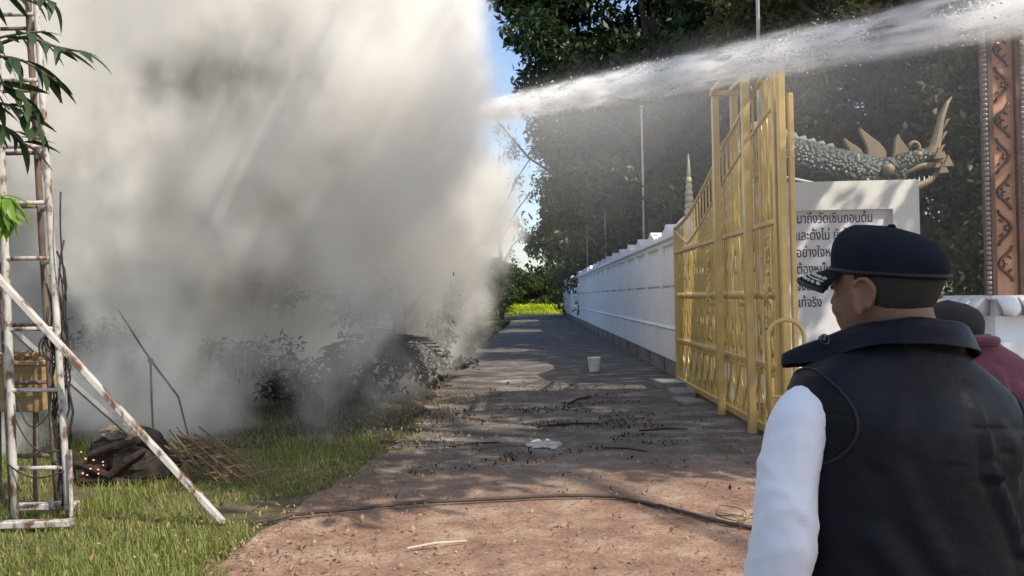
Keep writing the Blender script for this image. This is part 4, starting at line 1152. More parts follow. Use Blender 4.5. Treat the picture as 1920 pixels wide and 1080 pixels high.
# fallen leaves: thick along the grass edge, thin on the path
N = 2600
y = 4.3 + 9.5 * npr.uniform(0, 1, N) ** 1.4; e = np.array([path_left(v) for v in y])
x = np.where(npr.uniform(0, 1, N) < .55, e + npr.normal(0, .55, N) - .05, e + npr.uniform(0, 4.2, N))
P = np.stack([x, y, .03 + npr.uniform(0, .012, N)], 1)
tag(link('leaf_litter', leaf_mesh('leaf_litter', P, npr.uniform(.02, .065, N), npr.uniform(.012, .03, N), M['leaf_dry'], up=4, droop=0)), kind='stuff')
N = 9000
y = npr.normal(10.4, 2.0, N); x = npr.normal(-.1, 1.0, N); cl = np.array([mnoise.noise(Vector((a_ * 1.3, b_ * 1.6, 8))) + .5 * mnoise.noise(Vector((a_ * 4, b_ * 4, 3))) for a_, b_ in zip(x, y)]); k = (cl > .16) & (y > 6.2) & (y < 16) & (x > -1.6) & (x < 2.3); x, y = x[k], y[k]; N = len(x)
P = np.stack([x, y, .028 + npr.uniform(0, .02, N)], 1)
tag(link('ash_debris', leaf_mesh('ash_debris', P, npr.uniform(.010, .055, N) * npr.uniform(.3, 1.5, N), npr.uniform(.006, .028, N), M['leaf_burnt'], up=3, droop=0)), kind='stuff')
# loose grit on the path
N = 4200; y = 4.2 + 9 * npr.uniform(0, 1, N) ** 1.7; e = np.array([path_left(v) for v in y]); x = e + npr.uniform(0, 1, N) ** 1.3 * np.where(y < 13, 4.4, 4.0)
sz = npr.uniform(.002, .009, N) * (1 + 1.2 * (npr.uniform(0, 1, N) > .97))
dirs = npr.normal(size=(N, 6, 3)) * .22 + octv[None] * np.array([1, 1, .6])[None, None, :]; dirs[:, 4:, 2] *= .5
V = np.stack([x, y, np.full(N, .021)], 1)[:, None, :] + dirs * sz[:, None, None]
F = (octf[None] + (np.arange(N) * 6)[:, None, None]).reshape(-1, 3)
gr = leafmat('grit_stones', [(.12, .08, .06), (.22, .15, .11), (.32, .25, .19), (.42, .37, .31)], 0, .9)
tag(link('grit', np_mesh('grit', V, F, gr)), kind='stuff')
# charred sticks and larger scraps on the path
b = MB(); b.tube([(0, 0, 0), (.5, .05, .015), (.95, .0, .0)], [.016, .02, .012], 6); ck = b.mesh('charred_stick', M['char'])
for i, (x, y, r, s, lb) in enumerate(((.05, 9.6, .2, .8, 'charred stick lying left of the white patch'), (.7, 8.2, -.5, .5, 'charred stick lying on the path right of the white patch'), (-.9, 8.4, .3, .6, 'charred stick lying by the grass edge of the path'), (.5, 11.6, 1.1, .9, 'charred stick lying farthest along the dark path'), (1.2, 9.2, .1, .6, 'charred stick lying on the path before the gate'))):
    o = link('charred_stick', ck, None, (x, y, .03), (0, 0, r), (s, s, s)); tag(o, lb, 'stick', 'charred sticks on the path')
pp = [(.17 * math.cos(a) * (1 + .9 * mnoise.noise(Vector((math.cos(a) * 2.3, math.sin(a) * 2.3, 4)))), .20 * math.sin(a) * (1 + .9 * mnoise.noise(Vector((math.cos(a) * 3, math.sin(a) * 3, 9))))) for a in np.linspace(0, 2 * PI, 44)[:-1]]
b = MB(); b.prism(pp, 2, 0, .012); tag(b.build('pale_patch', pmat('pale_mottled', (.62, .58, .53), (.30, .26, .23), 9, .95, bump=.8), loc=(.12, 8.45, .022)), 'pale flat patch lying on the dark middle of the path', 'ash')  # thin pale mottled patch with an irregular outline
b = MB(); b.tube([(-.16, -.05, .035), (0, 0, .05), (.2, .09, .035)], [.006, .008, .005], 6); tag(b.build('pale_stick', M['wood_pale'], loc=(-.64, 5.02, 0)), 'pale broken stick lying on the sunlit front of the path', 'stick')
# flakes carried up by the smoke
fk = MB(); fk.add([(-.09, 0, 0), (-.02, .02, .035), (.09, 0, .01), (.03, -.02, -.03)], [(0, 1, 2, 3)])
fk_me = fk.mesh('ash_flake', M['leaf_burnt'])
for (x, y, z, s, lb) in ((-.95, 9.8, 1.88, .62, 'topmost black ash flake floating in the smoke'), (-.95, 9.6, 1.30, .4, 'small black ash flake floating below the largest one'), (-1.15, 9.5, .92, .42, 'lowest black ash flake floating over the smoke foot')):
    tag(link('ash_flake', fk_me, None, (x, y, z), (.4, .3, s * 3), (s, s, s)), lb, 'ash flake', 'ash flakes in the air')

# ------------------------------------------------------------------ bucket
bk = empty('bucket', (1.27, 16.62, .01), .3, 'white plastic pail with lid standing on the path by the wall', 'bucket')
b = MB(); b.lathe([(.115, 0), (.118, .01), (.145, .285), (.152, .29), (.152, .31), (.145, .312)], 20); b.build('body', M['bucket'], bk, smooth=False)
b = MB(); b.lathe([(.156, .314), (.158, .335), (.15, .345), (.05, .347)], 20); b.build('lid', M['bucket'], bk)
b = MB(); b.tube([(.15 * math.cos(a), -.155, .27 - .12 * math.sin(a)) for a in np.linspace(0, PI, 11)], .005, 5); b.build('handle', M['grey_metal'], bk)
bk.scale = (.88,) * 3

# ------------------------------------------------------------------ hose across the path
hp = [(-2.0, 5.62, .02), (-1.71, 5.78, .04), (-1.4, 5.9, .035), (-.9, 6.06, .04), (-.3, 6.15, .04), (.2, 6.20, .045), (.6, 6.16, .04), (.85, 5.95, .035), (1.05, 5.70, .04), (1.3, 5.40, .04), (1.6, 5.25, .04)]
def smooth_path(p, n=6):
    out = []
    for i in range(len(p) - 1):
        a = Vector(p[max(i - 1, 0)]); b_ = Vector(p[i]); c = Vector(p[i + 1]); d = Vector(p[min(i + 2, len(p) - 1)])
        for k in range(n):
            t = k / n
            out.append(.5 * ((2 * b_) + (c - a) * t + (2 * a - 5 * b_ + 4 * c - d) * t * t + (3 * b_ - a - 3 * c + d) * t ** 3))
    out.append(Vector(p[-1])); return out
b = MB(); b.tube([p + Vector((0, .02 * mnoise.noise(Vector((i * .6, 0, 0))), .008 * mnoise.noise(Vector((i * .9, 5, 0))))) for i, p in enumerate(smooth_path(hp))], .015, 8)
tag(b.build('hose', M['rubber'], smooth=True), 'dusty dark hose snaking across the front of the dirt path', 'hose')
b = MB(); q = [(.10 * math.cos(t) + .02 * math.sin(3 * t), .14 * math.sin(t), .035 + .07 * (1 + math.sin(t * .7)) * .5) for t in np.linspace(0, 12, 50)]
b.tube(q, .0045, 5); q = [(-.02, -.1, .03), (.1, -.05, .06), (.25, .02, .03), (.45, -.05, .03)]; b.tube(smooth_path(q), .0045, 5)
tag(b.build('wire_coil', M['straw'], loc=(1.33, 5.5, .0), smooth=True), 'loose coil of thin tan wire lying on the hose end', 'wire')

# ------------------------------------------------------------------ young tree at the left whose leaves hang before the mast
def big_leaf(L, W_, fold=.25, bend=.35, mat=None):
    m = MB(); n = 6; a = []; c = []; d = []
    for i in range(n + 1):
        t = i / n; x = L * t; w = W_ * .5 * math.sin(PI * t ** .8) ** .8 if 0 < i < n else .002; z = -bend * L * t * t
        a.append((x, w, z + fold * w)); c.append((x, 0, z)); d.append((x, -w, z + fold * w))
    m.loft([a, c, d], cap=False, close=False)
    return m.mesh('leaf', mat, smooth=True)
lv_d = [big_leaf(.17, .05, mat=M['leaf_dark']), big_leaf(.14, .045, bend=.6, mat=M['leaf_dark']), big_leaf(.19, .05, bend=.15, mat=M['leaf_dark'])]
lv_b = [big_leaf(.16, .045, bend=.5, mat=M['leaf_bright']), big_leaf(.13, .04, bend=.8, mat=M['leaf_bright'])]
sap = empty('young_tree', (-3.68, 4.45, 0), 0, 'young tree with long hanging leaves partly in view at the left edge', 'tree')
b = MB(); b.tube([(0, 0, -.05), (.02, .02, 1.2), (-.03, .03, 2.4), (.03, 0, 3.6)], [.05, .042, .03, .014], 8); b.build('trunk', M['bark'], sap, smooth=True)
def branch(pts, meshes, n, spread=.10, t0=.25, down=.5):
    b = MB(); sp_ = smooth_path(pts, 5); b.tube(sp_, [.012 * (1 - .75 * i / len(sp_)) + .002 for i in range(len(sp_))], 6); b.build('branch', M['bark'], sap, smooth=True)
    for k in range(n):
        t = t0 + (1 - t0) * (k + rnd.random() * .6) / n
        i = min(len(sp_) - 2, int(t * (len(sp_) - 1))); p = sp_[i]; d = (sp_[i + 1] - sp_[i]).normalized()
        az = math.atan2(d.y, d.x) + rnd.uniform(-1.3, 1.3); pitch = rnd.uniform(-.2, .9) * down + .1
        link('leaf', rnd.choice(meshes), sap, p, (rnd.uniform(-.5, .5), pitch, az), (rnd.uniform(.75, 1.2),) * 3)
branch([(0, 0, 2.55), (.35, .05, 2.95), (.62, .06, 3.12), (.92, .06, 3.16)], lv_d, 22, t0=.25)
branch([(.3, .05, 2.92), (.75, .05, 3.12), (1.0, .04, 3.06), (1.17, .03, 3.02)], lv_d, 10, t0=.45, down=.5)
branch([(0, 0, 2.3), (.35, -.02, 2.75), (.66, 0, 2.86), (.86, .02, 2.72)], lv_d, 24, t0=.3, down=.9)
branch([(0, 0, 2.1), (.4, .02, 2.56), (.66, .03, 2.62), (.82, .03, 2.50)], lv_d, 22, t0=.35, down=1.0)
branch([(.0, 0, 2.8), (.4, .1, 3.3), (.7, .12, 3.42), (.95, .12, 3.34)], lv_d, 18, t0=.3, down=.6)
branch([(0, 0, 2.6), (.4, .0, 2.95), (.75, .02, 3.0), (1.0, .03, 2.86)], lv_d, 26, t0=.4, down=.9)
branch([(0, 0, 2.4), (.4, .03, 2.7), (.7, .05, 2.74), (.9, .06, 2.58)], lv_d, 24, t0=.4, down=1.0)
branch([(0, 0, 1.7), (.5, -.25, 2.08), (.9, -.38, 2.16), (1.02, -.40, 2.10)], lv_b, 26, t0=.55, down=1.3)
branch([(0, 0, 1.6), (.5, -.25, 1.98), (.85, -.38, 2.10), (.98, -.4, 2.04)], lv_b, 20, t0=.6, down=1.5)

# ------------------------------------------------------------------ people
M['skin'] = pmat('brown_skin', (.205, .108, .070), (.165, .082, .052), 14, .5, bump=.05, bscale=160, rvar=.06)
sk = M['skin'].node_tree.nodes['Principled BSDF']; sk.inputs['Subsurface Weight'].default_value = .06; sk.inputs['Subsurface Radius'].default_value = (.012, .005, .003)
M['hair'] = pmat('cropped_black_hair', (.014, .012, .011), (.030, .024, .020), 260, .75, bump=.35, bscale=420)
M['vest'] = pmat('black_nylon_vest', (.0035, .004, .0075), (.0065, .007, .012), 5, .5, bump=.22, bscale=22, spec=.18, sheen=.03)
M['vest_trim'] = pmat('black_vest_trim', (.006, .006, .008), (.010, .010, .013), 12, .6)
M['cap'] = pmat('navy_black_cap_twill', (.008, .010, .016), (.012, .014, .021), 20, .9, bump=.1, bscale=150, sheen=.0, spec=.15)
M['shirt'] = pmat('white_cotton_shirt', (.78, .79, .84), (.73, .74, .80), 6, .85, bump=.12, bscale=14, sheen=.1)
M['maroon'] = pmat('maroon_jersey', (.14, .028, .055), (.115, .022, .045), 8, .8, bump=.15, bscale=40, sheen=.2)
M['trousers'] = pmat('dark_trousers', (.03, .03, .035), (.022, .022, .026), 7, .85)
M['shoe'] = pmat('black_shoe', (.012, .012, .012), (.02, .02, .02), 7, .4)
M['silver'] = pmat('silver_thread', (.72, .70, .62), (.55, .52, .42), 60, .45, .4, bump=.5, bscale=200)
M['stud'] = pmat('dark_steel_stud', (.10, .10, .11), None, 9, .3, .9)

def ring(cx, cy, z, a, bf, bb, n=28, p=2.3, rot=0.0):
    out = []
    for k in range(n):
        t = 2 * PI * k / n
        c, s = math.cos(t), math.sin(t)
        x = math.copysign(abs(c) ** (2 / p), c) * a
        y = math.copysign(abs(s) ** (2 / p), s) * (bf if s > 0 else bb)
        out.append((cx + x, cy + y, z))
    return out

HEAD = [(0.0, .046, .026, .026, .030), (.018, .034, .047, .050, .058), (.045, .018, .065, .076, .078), (.078, .006, .073, .090, .088), (.11, 0, .077, .094, .096),
        (.14, -.003, .079, .095, .102), (.168, -.005, .077, .091, .102), (.195, -.006, .066, .076, .088), (.214, -.006, .044, .052, .062), (.224, -.006, .015, .018, .02)]
def head_at(z):
    for a, b in zip(HEAD, HEAD[1:]):
        if z <= b[0]:
            t = (z - a[0]) / (b[0] - a[0]); return [a[i] + (b[i] - a[i]) * t for i in range(5)]
    return list(HEAD[-1])

def remesh(mb, name, mat, voxel, smooth_it=6):
    me = mb.mesh('tmp')
    o = link('tmp', me)
    md = o.modifiers.new('r', 'REMESH'); md.mode = 'VOXEL'; md.voxel_size = voxel
    ms = o.modifiers.new('s', 'SMOOTH'); ms.iterations = smooth_it; ms.factor = .5
    bpy.context.view_layer.update()
    me2 = bpy.data.meshes.new_from_object(o.evaluated_get(bpy.context.evaluated_depsgraph_get()))
    bpy.data.objects.remove(o); bpy.data.meshes.remove(me)
    me2.name = name
    me2.materials.clear(); me2.materials.append(mat)
    me2.polygons.foreach_set('use_smooth', np.ones(len(me2.polygons), dtype=bool))
    return me2

def hand(mb, wrist, d, palm_n, side):
    """relaxed hand hanging along d; palm_n the palm normal; side +1/-1 the thumb direction sign"""
    d = Vector(d).normalized(); n = Vector(palm_n); n = (n - d * n.dot(d)).normalized(); s = d.cross(n) * side
    w = Vector(wrist)
    rings = []
    for t, hw, ht in ((0, .026, .019), (.03, .032, .018), (.06, .040, .017), (.085, .042, .015), (.095, .036, .011)):
        c = w + d * t
        rings.append([c + s * hw * math.cos(a) + n * ht * math.sin(a) for a in np.linspace(0, 2 * PI, 13)[:-1]])
    mb.loft(rings)
    for k, (off, L_) in enumerate(((.030, .068), (.010, .078), (-.011, .072), (-.030, .056))):
        p0 = w + d * .075 + s * off; q = [p0]; dr_ = d + s * off * 1.2; 
        for j, (f, bend) in enumerate(((.45, .22), (.32, .50), (.25, .75))):
            dd = (dr_.normalized() * math.cos(bend) + n * math.sin(bend)).normalized()
            q.append(q[-1] + dd * (L_ * f + (.02 if j == 0 else 0)))
        mb.tube(q, [.0105, .0098, .0090, .0072], 8)
    t0 = w + d * .028 + s * .026
    mb.tube([t0, t0 + d * .028 + s * .022 + n * .006, t0 + d * .055 + s * .028 + n * .016, t0 + d * .078 + s * .024 + n * .026], [.015, .0125, .011, .008], 8)

def head_shape(mb, capped, T):
    """head in its own frame (chin z=0, facing +y) moved by matrix T"""
    def tr(ps): return [T @ Vector(p) for p in ps]
    hd = HEAD if not capped else [h if h[0] < .17 else (.168 + (h[0] - .168) * .62,) + h[1:] for h in HEAD]
    mb.loft([tr(ring(0, h[1], h[0], h[2], h[3], h[4], 26, 2.15)) for h in hd])
    def e(c, r, rot=None):
        m = MB(); m.ell(c, r, 12, 8, rot); mb.add(tr(m.v), m.f)
    def tb(p, r, n=8):
        m = MB(); m.tube(p, r, n); mb.add(tr(m.v), m.f)
    tb([(0, .088, .128), (0, .100, .105), (0, .110, .086), (0, .094, .076)], [.009, .012, .014, .010])      # nose
    for s in (-1, 1):
        e((s * .012, .096, .080), (.010, .012, .009))
        e((s * .034, .078, .132), (.026, .014, .008))       # brow
        e((s * .031, .083, .116), (.0125, .010, .009))      # eyeball
        e((s * .040, .055, .075), (.024, .032, .028))       # cheek
        e((s * .048, .0, .030), (.018, .045, .022))         # jaw
        # ear: rim, antihelix, bowl and lobe, tilted outwards
        B = Matrix.Translation((s * .083, -.012, .098)) @ Matrix.Rotation(s * -.42, 4, 'Z') @ Matrix.Rotation(.12, 4, 'X')
        q = [B @ Vector((s * (.008 + .004 * math.sin(a)), .021 * math.cos(a) * (1 - .22 * (math.sin(a) < 0)), .033 * math.sin(a))) for a in np.linspace(-.9, 4.0, 18)]
        tb(q, [.0046] * 18, 7)
        q = [B @ Vector((s * .006, .010 * math.cos(a) - .004, .020 * math.sin(a))) for a in np.linspace(1.4, 4.5, 10)]
        tb(q, [.0036] * 10, 6)
        m = MB(); m.ell((0, 0, 0), (.005, .019, .030), 12, 8); mb.add(tr([B @ Vector(p) for p in m.v]), m.f)
        m = MB(); m.ell((s * .002, .006, -.031), (.006, .010, .011), 10, 7); mb.add(tr([B @ Vector(p) for p in m.v]), m.f)
        tb([B @ Vector((s * -.012, .012, -.02)), B @ Vector((s * -.006, .012, .02))], [.012, .010])
        tb([B @ Vector((s * .006, .018, -.012)), B @ Vector((s * .006, .017, .002))], [.004, .004], 6)
    e((0, .088, .050), (.024, .012, .006)); e((0, .086, .040), (.020, .012, .007)); e((0, .070, .014), (.022, .016, .014))

def person(loc, rz, scale, head_turn, head_off, style, label, lean=0.0):
    P = empty('person', loc, rz, label, 'person'); P.scale = (scale,) * 3
    hz = head_off[2] if len(head_off) > 2 else 0.0
    T = Matrix.Translation((head_off[0], head_off[1], 1.452 + hz)) @ Matrix.Rotation(head_turn, 4, 'Z')
    b = MB()
    head_shape(b, style == 'vest', T)
    b.tube([(0, -.012, 1.36), (0, -.014, 1.43), (head_off[0] * .7, head_off[1] * .7 - .016, 1.50 + hz * .6), (head_off[0], head_off[1] - .012, 1.55 + hz)], [.068, .064, .066, .068], 18)
    b.loft([ring(0, 0, z, a, f, k, 24) for z, a, f, k in ((.80, .15, .10, .11), (.92, .172, .12, .13), (1.06, .168, .135, .12), (1.20, .172, .13, .12), (1.30, .178, .115, .115), (1.37, .165, .085, .09), (1.41, .10, .07, .08), (1.44, .06, .06, .06))])
    arms = {}
    for s in (-1, 1):
        A = [(s * .155, 0, 1.335), (s * .228, -.008, 1.30), (s * .268, -.02, 1.20), (s * .290, -.03, 1.09), (s * .300, .015, .98), (s * .292, .075, .865)]
        arms[s] = A
        b.tube(A, [.040, .046, .045, .040, .037, .027], 14)
        hand(b, A[-1], (0 * s, .25, -.95), (-s, .1, 0), -s if s < 0 else s * -1)
        G = [(s * .085, 0, .90), (s * .095, .01, .70), (s * .10, .0, .48), (s * .102, -.02, .28), (s * .104, -.025, .09)]
        b.tube(G, [.095, .078, .055, .052, .036], 14)
        b.loft([[(s * .106 + w * math.cos(t), y + 0, z * .5 + z * .5 * math.sin(t)) for t in np.linspace(0, 2 * PI, 13)[:-1]] for y, w, z in ((-.075, .02, .05), (-.05, .034, .08), (0, .037, .085), (.06, .040, .06), (.12, .042, .045), (.17, .03, .03))])
    link('body', remesh(b, 'body', M['skin'], .0045, 5), P)
    # eyes
    for s in (-1, 1):
        m = MB(); m.ell((s * .031, .0915, .116), (.0085, .004, .0045), 10, 6); m.v = [T @ Vector(p) for p in m.v]
        m.build('eye', M['shoe'], P, smooth=True)
    # trousers and shoes
    b = MB()
    b.loft([ring(0, 0, z, a, f, k, 24) for z, a, f, k in ((.78, .165, .115, .125), (.92, .187, .135, .145), (1.0, .187, .15, .14))])
    for s in (-1, 1):
        b.tube([(s * .085, 0, .93), (s * .097, .01, .70), (s * .102, .0, .48), (s * .104, -.018, .26), (s * .106, -.02, .055)], [.112, .098, .080, .074, .078], 16)
    link('trousers', remesh(b, 'trousers', M['trousers'], .010, 6), P)
    for s in (-1, 1):
        b = MB(); b.loft([[(s * .106 + w * math.cos(t), y, max(.0, z * .5 + z * .5 * math.sin(t))) for t in np.linspace(0, 2 * PI, 17)[:-1]] for y, w, z in ((-.095, .025, .06), (-.07, .044, .10), (0, .047, .105), (.06, .050, .085), (.13, .052, .065), (.19, .038, .05), (.205, .02, .035))])
        b.build('shoe', M['shoe'], P, smooth=True)
    # sleeves with folds
    def sleeve(s, r0, mat, nm, cuff=True):
        A = [Vector(p) for p in arms[s]]
        A[0] = Vector((s * .150, 0, 1.333))
        pts = smooth_path(A, 20); nseg = len(pts); n = 48; rings = []
        for i, p in enumerate(pts):
            t = i / (nseg - 1)
            tg = (pts[min(i + 1, nseg - 1)] - pts[max(0, i - 1)]).normalized()
            u = Vector((0, 1, 0)); u = (u - tg * u.dot(tg)).normalized(); w = tg.cross(u)
            r = r0[0] + (r0[1] - r0[0]) * min(1, t * 1.6) + (r0[2] - r0[1]) * max(0, (t - .6) / .4)
            rg = []
            for k in range(n):
                a = 2 * PI * k / n
                f = 0
                for (tc_, ph, am, wd, sl) in ((.28, .5, .0035, .035, .05), (.36, 3.4, .002, .02, -.06), (.45, 2.0, .003, .018, .07), (.55, 1.0, .004, .014, .10), (.60, 3.6, .0045, .014, -.11), (.66, .2, .004, .016, .09), (.72, 2.5, .003, .02, -.06), (.84, 4.4, .005, .03, .05), (.92, 1.2, .004, .02, .04)):
                    f += am * math.exp(-((t - tc_ - sl * math.cos(a - ph)) / wd) ** 2) * (.4 + .6 * math.cos(a - ph) ** 2)
                f += .0025 * mnoise.noise(Vector((math.cos(a) * 1.6, math.sin(a) * 1.6, t * 7 + s * 3)))
                f -= .0018 * max(0, 1 - abs(mnoise.noise(Vector((math.cos(a) * 1.3 + t * 3, math.sin(a) * 1.3, t * 11 + math.cos(a) * 1.5 + s * 5)))) * 7) * min(1, t * 4)
                rr = r + f
                rg.append(p + u * math.cos(a) * rr * 1.08 + w * math.sin(a) * rr)
            rings.append(rg)
        # cuff end
        rings.append([pts[-1] + (q - pts[-1]) * .86 for q in rings[-1]])
        m = MB(); m.loft(rings); o = m.build(nm, mat, P, smooth=True)
        return o
    sm = M['shirt'] if style == 'vest' else M['maroon']
    for s in (-1, 1): sleeve(s, (.046, .054, .041) if style == 'vest' else (.072, .060, .045), sm, 'sleeve')
    # garment round the torso
    TR = [(.86, .225, .145, .15), (.95, .233, .16, .158), (1.06, .233, .165, .150), (1.16, .230, .16, .146), (1.26, .229, .152, .144), (1.31, .232, .14, .138), (1.350, .233, .120, .122), (1.378, .220, .10, .106), (1.408, .178, .090, .098), (1.442, .118, .082, .09), (1.468, .094, .076, .084), (1.475, .085, .07, .078)]
    rows = []
    n = 112
    zs_ = np.concatenate([np.linspace(.86, 1.33, 118), np.linspace(1.334, 1.475, 34)])
    ridges = [((.045, 1.37), (.06, 1.24), .010, .007), ((.06, 1.24), (.13, 1.10), .012, .008), ((.13, 1.10), (.145, .98), .013, .006), ((.105, 1.33), (.135, 1.25), .010, .004), ((.09, 1.33), (.10, 1.29), .007, .004), ((.13, 1.30), (.11, 1.20), .013, .004),
              ((-.02, 1.30), (-.015, 1.26), .006, .004), ((-.12, 1.22), (-.05, 1.08), .02, .004), ((-.16, 1.12), (-.06, .99), .018, .005), ((-.10, 1.36), (-.15, 1.25), .014, .004)]
    def segd(x, z, a, c):
        ax, az = a; cx_, cz = c; dx, dz = cx_ - ax, cz - az
        t = max(0, min(1, ((x - ax) * dx + (z - az) * dz) / (dx * dx + dz * dz)))
        return math.hypot(x - ax - dx * t, z - az - dz * t), t
    for z in zs_:
        for A_, B_ in zip(TR, TR[1:]):
            if z <= B_[0] + 1e-6:
                t = (z - A_[0]) / (B_[0] - A_[0]); a, f, k = [A_[i] + (B_[i] - A_[i]) * t for i in (1, 2, 3)]; break
        row = []
        for (x, y, zz) in ring(0, 0, z, a, f, k, n, 2.35):
            d = .004 * mnoise.noise(Vector((x * 7, y * 7, z * 5))) + .0015 * mnoise.noise(Vector((x * 17, y * 17, z * 9)))
            if y < .03:
                for (p_, q_, w_, h_) in ridges:
                    dd, tt = segd(x, z, p_, q_)
                    d += 1.15 * h_ * math.exp(-(dd / w_) ** 2)
                    d -= .5 * h_ * math.exp(-((dd - 2.0 * w_) / w_) ** 2)
                if style == 'vest':
                    d -= .004 * math.exp(-((z - 1.318 - .02 * x) / .0035) ** 2) * (1 if .02 < x < .11 else .4)
                    d -= .004 * math.exp(-((x - .165) / .003) ** 2) * (1 if z < 1.24 else 0)
            L_ = math.hypot(x, y) + 1e-6
            row.append((x * (1 + d / L_), y * (1 + d / L_), z))
        rows.append(row)
    b = MB(); b.loft(rows); b.build('vest' if style == 'vest' else 'jersey', M['vest'] if style == 'vest' else M['maroon'], P, smooth=True)
    if style == 'vest':
        # armhole binding
        for s in (-1, 1):
            q = []
            for a in np.linspace(0, 2 * PI, 40):
                yy_ = -.012 + .088 * math.cos(a); zz_ = 1.308 + .083 * math.sin(a) + .012 * math.cos(a)
                for A_, B_ in zip(TR, TR[1:]):
                    if zz_ <= B_[0]:
                        t = (zz_ - A_[0]) / (B_[0] - A_[0]); aa, ff, kk = [A_[i] + (B_[i] - A_[i]) * t for i in (1, 2, 3)]; break
                bb_ = ff if yy_ > 0 else kk
                xx_ = aa * max(0, 1 - min(1, abs(yy_ / bb_)) ** 2.35) ** (1 / 2.35)
                q.append((s * (xx_ + .002), yy_, zz_))
            b = MB(); b.tube(q, .0032, 7, cap=False); b.build('armhole_binding', M['vest_trim'], P, smooth=True)
        # wide turned down collar, open at the front
        cen = [(.105, .115, 1.405), (.112, .065, 1.438), (.108, .02, 1.462), (.097, -.025, 1.480), (.075, -.068, 1.492), (.03, -.094, 1.497), (-.02, -.095, 1.497), (-.065, -.074, 1.492), (-.10, -.03, 1.480), (-.135, .012, 1.458), (-.178, .045, 1.432), (-.215, .075, 1.408)]
        cp_ = smooth_path(cen, 6); rings = []
        for i, p in enumerate(cp_):
            t = i / (len(cp_) - 1)
            tg = (cp_[min(i + 1, len(cp_) - 1)] - cp_[max(0, i - 1)]); tg.z = 0; tg.normalize()
            o_ = Vector((-tg.y, tg.x, 0)) * -1
            if o_.dot(Vector((p.x, p.y + .0, 0))) < 0: o_ = -o_
            k_ = 1 - .55 * max(0, (abs(t - .5) - .36) / .14)
            wv = .004 * mnoise.noise(Vector((t * 9, 1, 2)))
            prof = [(-.010, -.060), (-.012, -.006), (-.007, .008), (.000, .011), (.009, .005), (.020 + wv, -.018), (.028 + wv, -.044), (.030 + wv, -.046), (.024 + wv, -.047), (.013, -.024), (.003, -.004), (.0, -.058)]
            rings.append([p + o_ * (a_ * k_) + Vector((0, 0, c_ * k_ * .82 + .003 * mnoise.noise(Vector((t * 11, a_ * 40, 6))))) for a_, c_ in prof])
        b = MB(); b.loft(rings); b.build('collar', M['vest'], P, smooth=True)
        for (x, y, z) in ((-.172, .012, 1.442), (.112, .05, 1.415)):
            b = MB(); B_ = Matrix.Rotation(-.9 if x < 0 else .9, 3, 'Y')
            b.ell((x, y - .004, z + .006), (.006, .010, .008), 12, 8); b.tube([Vector((x, y - .008, z + .006)) + Vector((.009 * math.cos(a), -.004, .009 * math.sin(a))) for a in np.linspace(0, 2 * PI, 13)], .002, 5, cap=False); b.build('stud', M['stud'], P, smooth=True)
        b = MB(); b.tube([(.158 + .002 * math.sin(z * 30), -.112 - .012 * (1.2 - z), z) for z in np.linspace(.98, 1.20, 10)], .002, 5); b.build('seam', M['vest_trim'], P)
    else:
        b = MB(); cen = [(.088 * math.cos(a), -.02 + .088 * math.sin(a), 1.448 + .012 * -math.sin(a)) for a in np.linspace(0, 2 * PI, 25)]
        b.tube(cen, .015, 8, cap=False); b.build('collar', M['maroon'], P, smooth=True)
    # hair
    def hair(low_back, low_side, top, thick):
        rings = []; n = 40
        A0, A1 = (math.radians(-5), math.radians(185)) if style == 'vest' else (math.radians(-52), math.radians(232))
        for j in range(9):
            t = j / 8; rg = []
            for k in range(n + 1):
                a = A0 + (A1 - A0) * k / n                      # angle measured from +x through -y (the back)
                back = math.sin(a) if math.sin(a) > 0 else 0
                lo = low_side + (low_back - low_side) * back ** 1.5
                if abs(a - math.radians(0)) < .30 or abs(a - PI) < .30: lo = max(lo, .128 if style == 'vest' else .10)
                z = lo + (top - lo) * t
                h = head_at(z); c, s = math.cos(a), -math.sin(a)
                th = thick * min(1, .15 + t * 3.5) * (1 + .1 * mnoise.noise(Vector((c * 6, s * 6, z * 50))))
                p = 2.15
                x = math.copysign(abs(c) ** (2 / p), c) * (h[2] + th); y = math.copysign(abs(s) ** (2 / p), s) * ((h[3] if s > 0 else h[4]) + th) + h[1]
                rg.append(T @ Vector((x, y, z)))
            rings.append(rg)
        m = MB(); m.loft(rings, cap=False, close=False)
        if style != 'vest':
            base = len(m.v); m.v.append(tuple(T @ Vector((0, -.006, .232))))
            off = 8 * (n + 1); m.f += [(off + k, off + k + 1, base) for k in range(n)] + [(off + n, off, base)]
        m.build('hair', M['hair'], P, smooth=True)
    hair(.060, .085, .165 if style == 'vest' else .218, .006 if style == 'vest' else .014)
    if style == 'vest':
        n = 48; z0 = .142; rings = []
        for j in range(15):
            t = j / 14; rg = []
            for k in range(n):
                a = 2 * PI * k / n; c, s = math.cos(a), math.sin(a)
                rad = (1 - t ** 3.2) ** (1 / 2.2) if j < 14 else .0
                fr = .5 + .5 * s * rad
                zb = z0 - .018 * (1 - fr) + .006 * fr
                hgt = .074 + .046 * fr ** 1.25
                bul = 1 + .05 * math.sin(t * PI) 
                x = .0855 * c * rad * bul; y = (.106 if s > 0 else .109) * s * rad * bul - .004 - .013 * t
                z = zb + hgt * t - .010 * math.exp(-((y - .018) / .02) ** 2) * t ** 3
                wr = .003 * mnoise.noise(Vector((x * 22, y * 22, z * 22)))
                rg.append(T @ Vector((x * (1 + wr / .09), y * (1 + wr / .1), z)))
            rings.append(rg)
        m = MB(); m.loft(rings); co = m.build('cap', M['cap'], P, smooth=True)
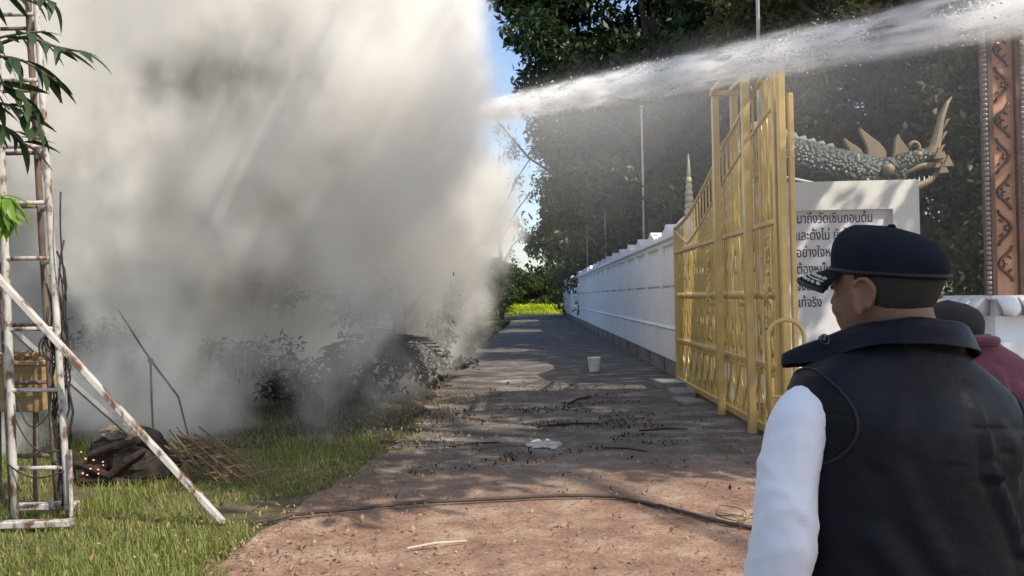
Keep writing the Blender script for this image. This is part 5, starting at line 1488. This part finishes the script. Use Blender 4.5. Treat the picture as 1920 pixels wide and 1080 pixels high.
        # sweatband edge
        m = MB(); m.tube([T @ Vector((.0885 * math.cos(a), (.109 if math.sin(a) > 0 else .114) * math.sin(a) - .004, z0 - .018 * (.5 - .5 * math.sin(a)) + .006 * (.5 + .5 * math.sin(a)) + .006)) for a in np.linspace(0, 2 * PI, 49)], .0042, 6, cap=False); m.build('band', M['vest_trim'], co, smooth=True)
        m = MB(); m.ell(T @ Vector((0, -.017, .2285)), (.008, .008, .005), 10, 6); m.build('button', M['cap'], co, smooth=True)
        # brim
        def brim_pt(u, v, dz=0):
            a = math.radians(90 + 66 * u)
            ex = .082 * v * (1 - .55 * abs(u) ** 2.6)
            x = .0865 * math.cos(a) * (1 + .04 * v); y = .106 * math.sin(a) - .004 + ex
            z = z0 + .010 - .016 * v - .028 * abs(u) ** 2 * (.35 + .65 * v) + dz
            return T @ Vector((x, y, z))
        top_ = [[brim_pt(u, v, .0035) for u in np.linspace(-1, 1, 25)] for v in np.linspace(-.04, 1, 9)]
        bot_ = [[brim_pt(u, v, -.0035) for u in np.linspace(-1, 1, 25)] for v in np.linspace(1, -.04, 9)]
        m = MB(); m.loft(top_ + bot_, cap=False, close=False); m.build('brim', M['cap'], co, smooth=True)
        m = MB(); m.tube([brim_pt(u, 1.0) for u in np.linspace(-1, 1, 29)], .0048, 7); m.build('brim_edge', M['vest_trim'], co, smooth=True)
        m = MB()
        for s in (-1, 1):
            for k in range(8):
                u = s * (.14 + .10 * k); 
                for v, rr in ((.80, .5), (.56, -.5)):
                    c = brim_pt(u, v, .0045); e_ = brim_pt(u + s * .09, v + .10 * (1 if rr > 0 else -1) * .6, .0045)
                    m.tube([c, c.lerp(e_, .5), e_], [.001, .0042, .0008], 6)
            m.tube([brim_pt(s * u, .68, .0045) for u in np.linspace(.1, .92, 12)], .0016, 5)
        m.build('laurel_embroidery', M['silver'], co, smooth=True)
    # the shoulder line hangs lower on one side
    if lean:
        for o in list(P.children) + [c for ch in P.children for c in ch.children]:
            if o.name.split('.')[0] in ('cap', 'hair', 'brim', 'brim_edge', 'band', 'strap', 'button', 'laurel_embroidery', 'eye'): continue
            me = o.data; co = np.empty(len(me.vertices) * 3, dtype=np.float32); me.vertices.foreach_get('co', co); co = co.reshape(-1, 3)
            w1 = np.clip((co[:, 2] - 1.0) / .28, 0, 1); w2 = 1 - np.clip((co[:, 2] - 1.44) / .08, 0, 1)
            if o.name.startswith('collar') or o.name.startswith('stud'): w2 = np.ones(len(co))
            co[:, 2] -= lean * co[:, 0] * w1 * w2
            me.vertices.foreach_set('co', co.ravel()); me.update()
    return P

person((.716, 1.56, .008), math.radians(15), 1.008, math.radians(17), (-.030, .012), 'vest', 'man in black vest and black cap with white sleeves seen from behind', .13)
person((1.315, 2.50, .010), math.radians(8), .97, math.radians(6), (.0, .06, -.10), 'jersey', 'bareheaded person in maroon top partly hidden behind the man in the vest')
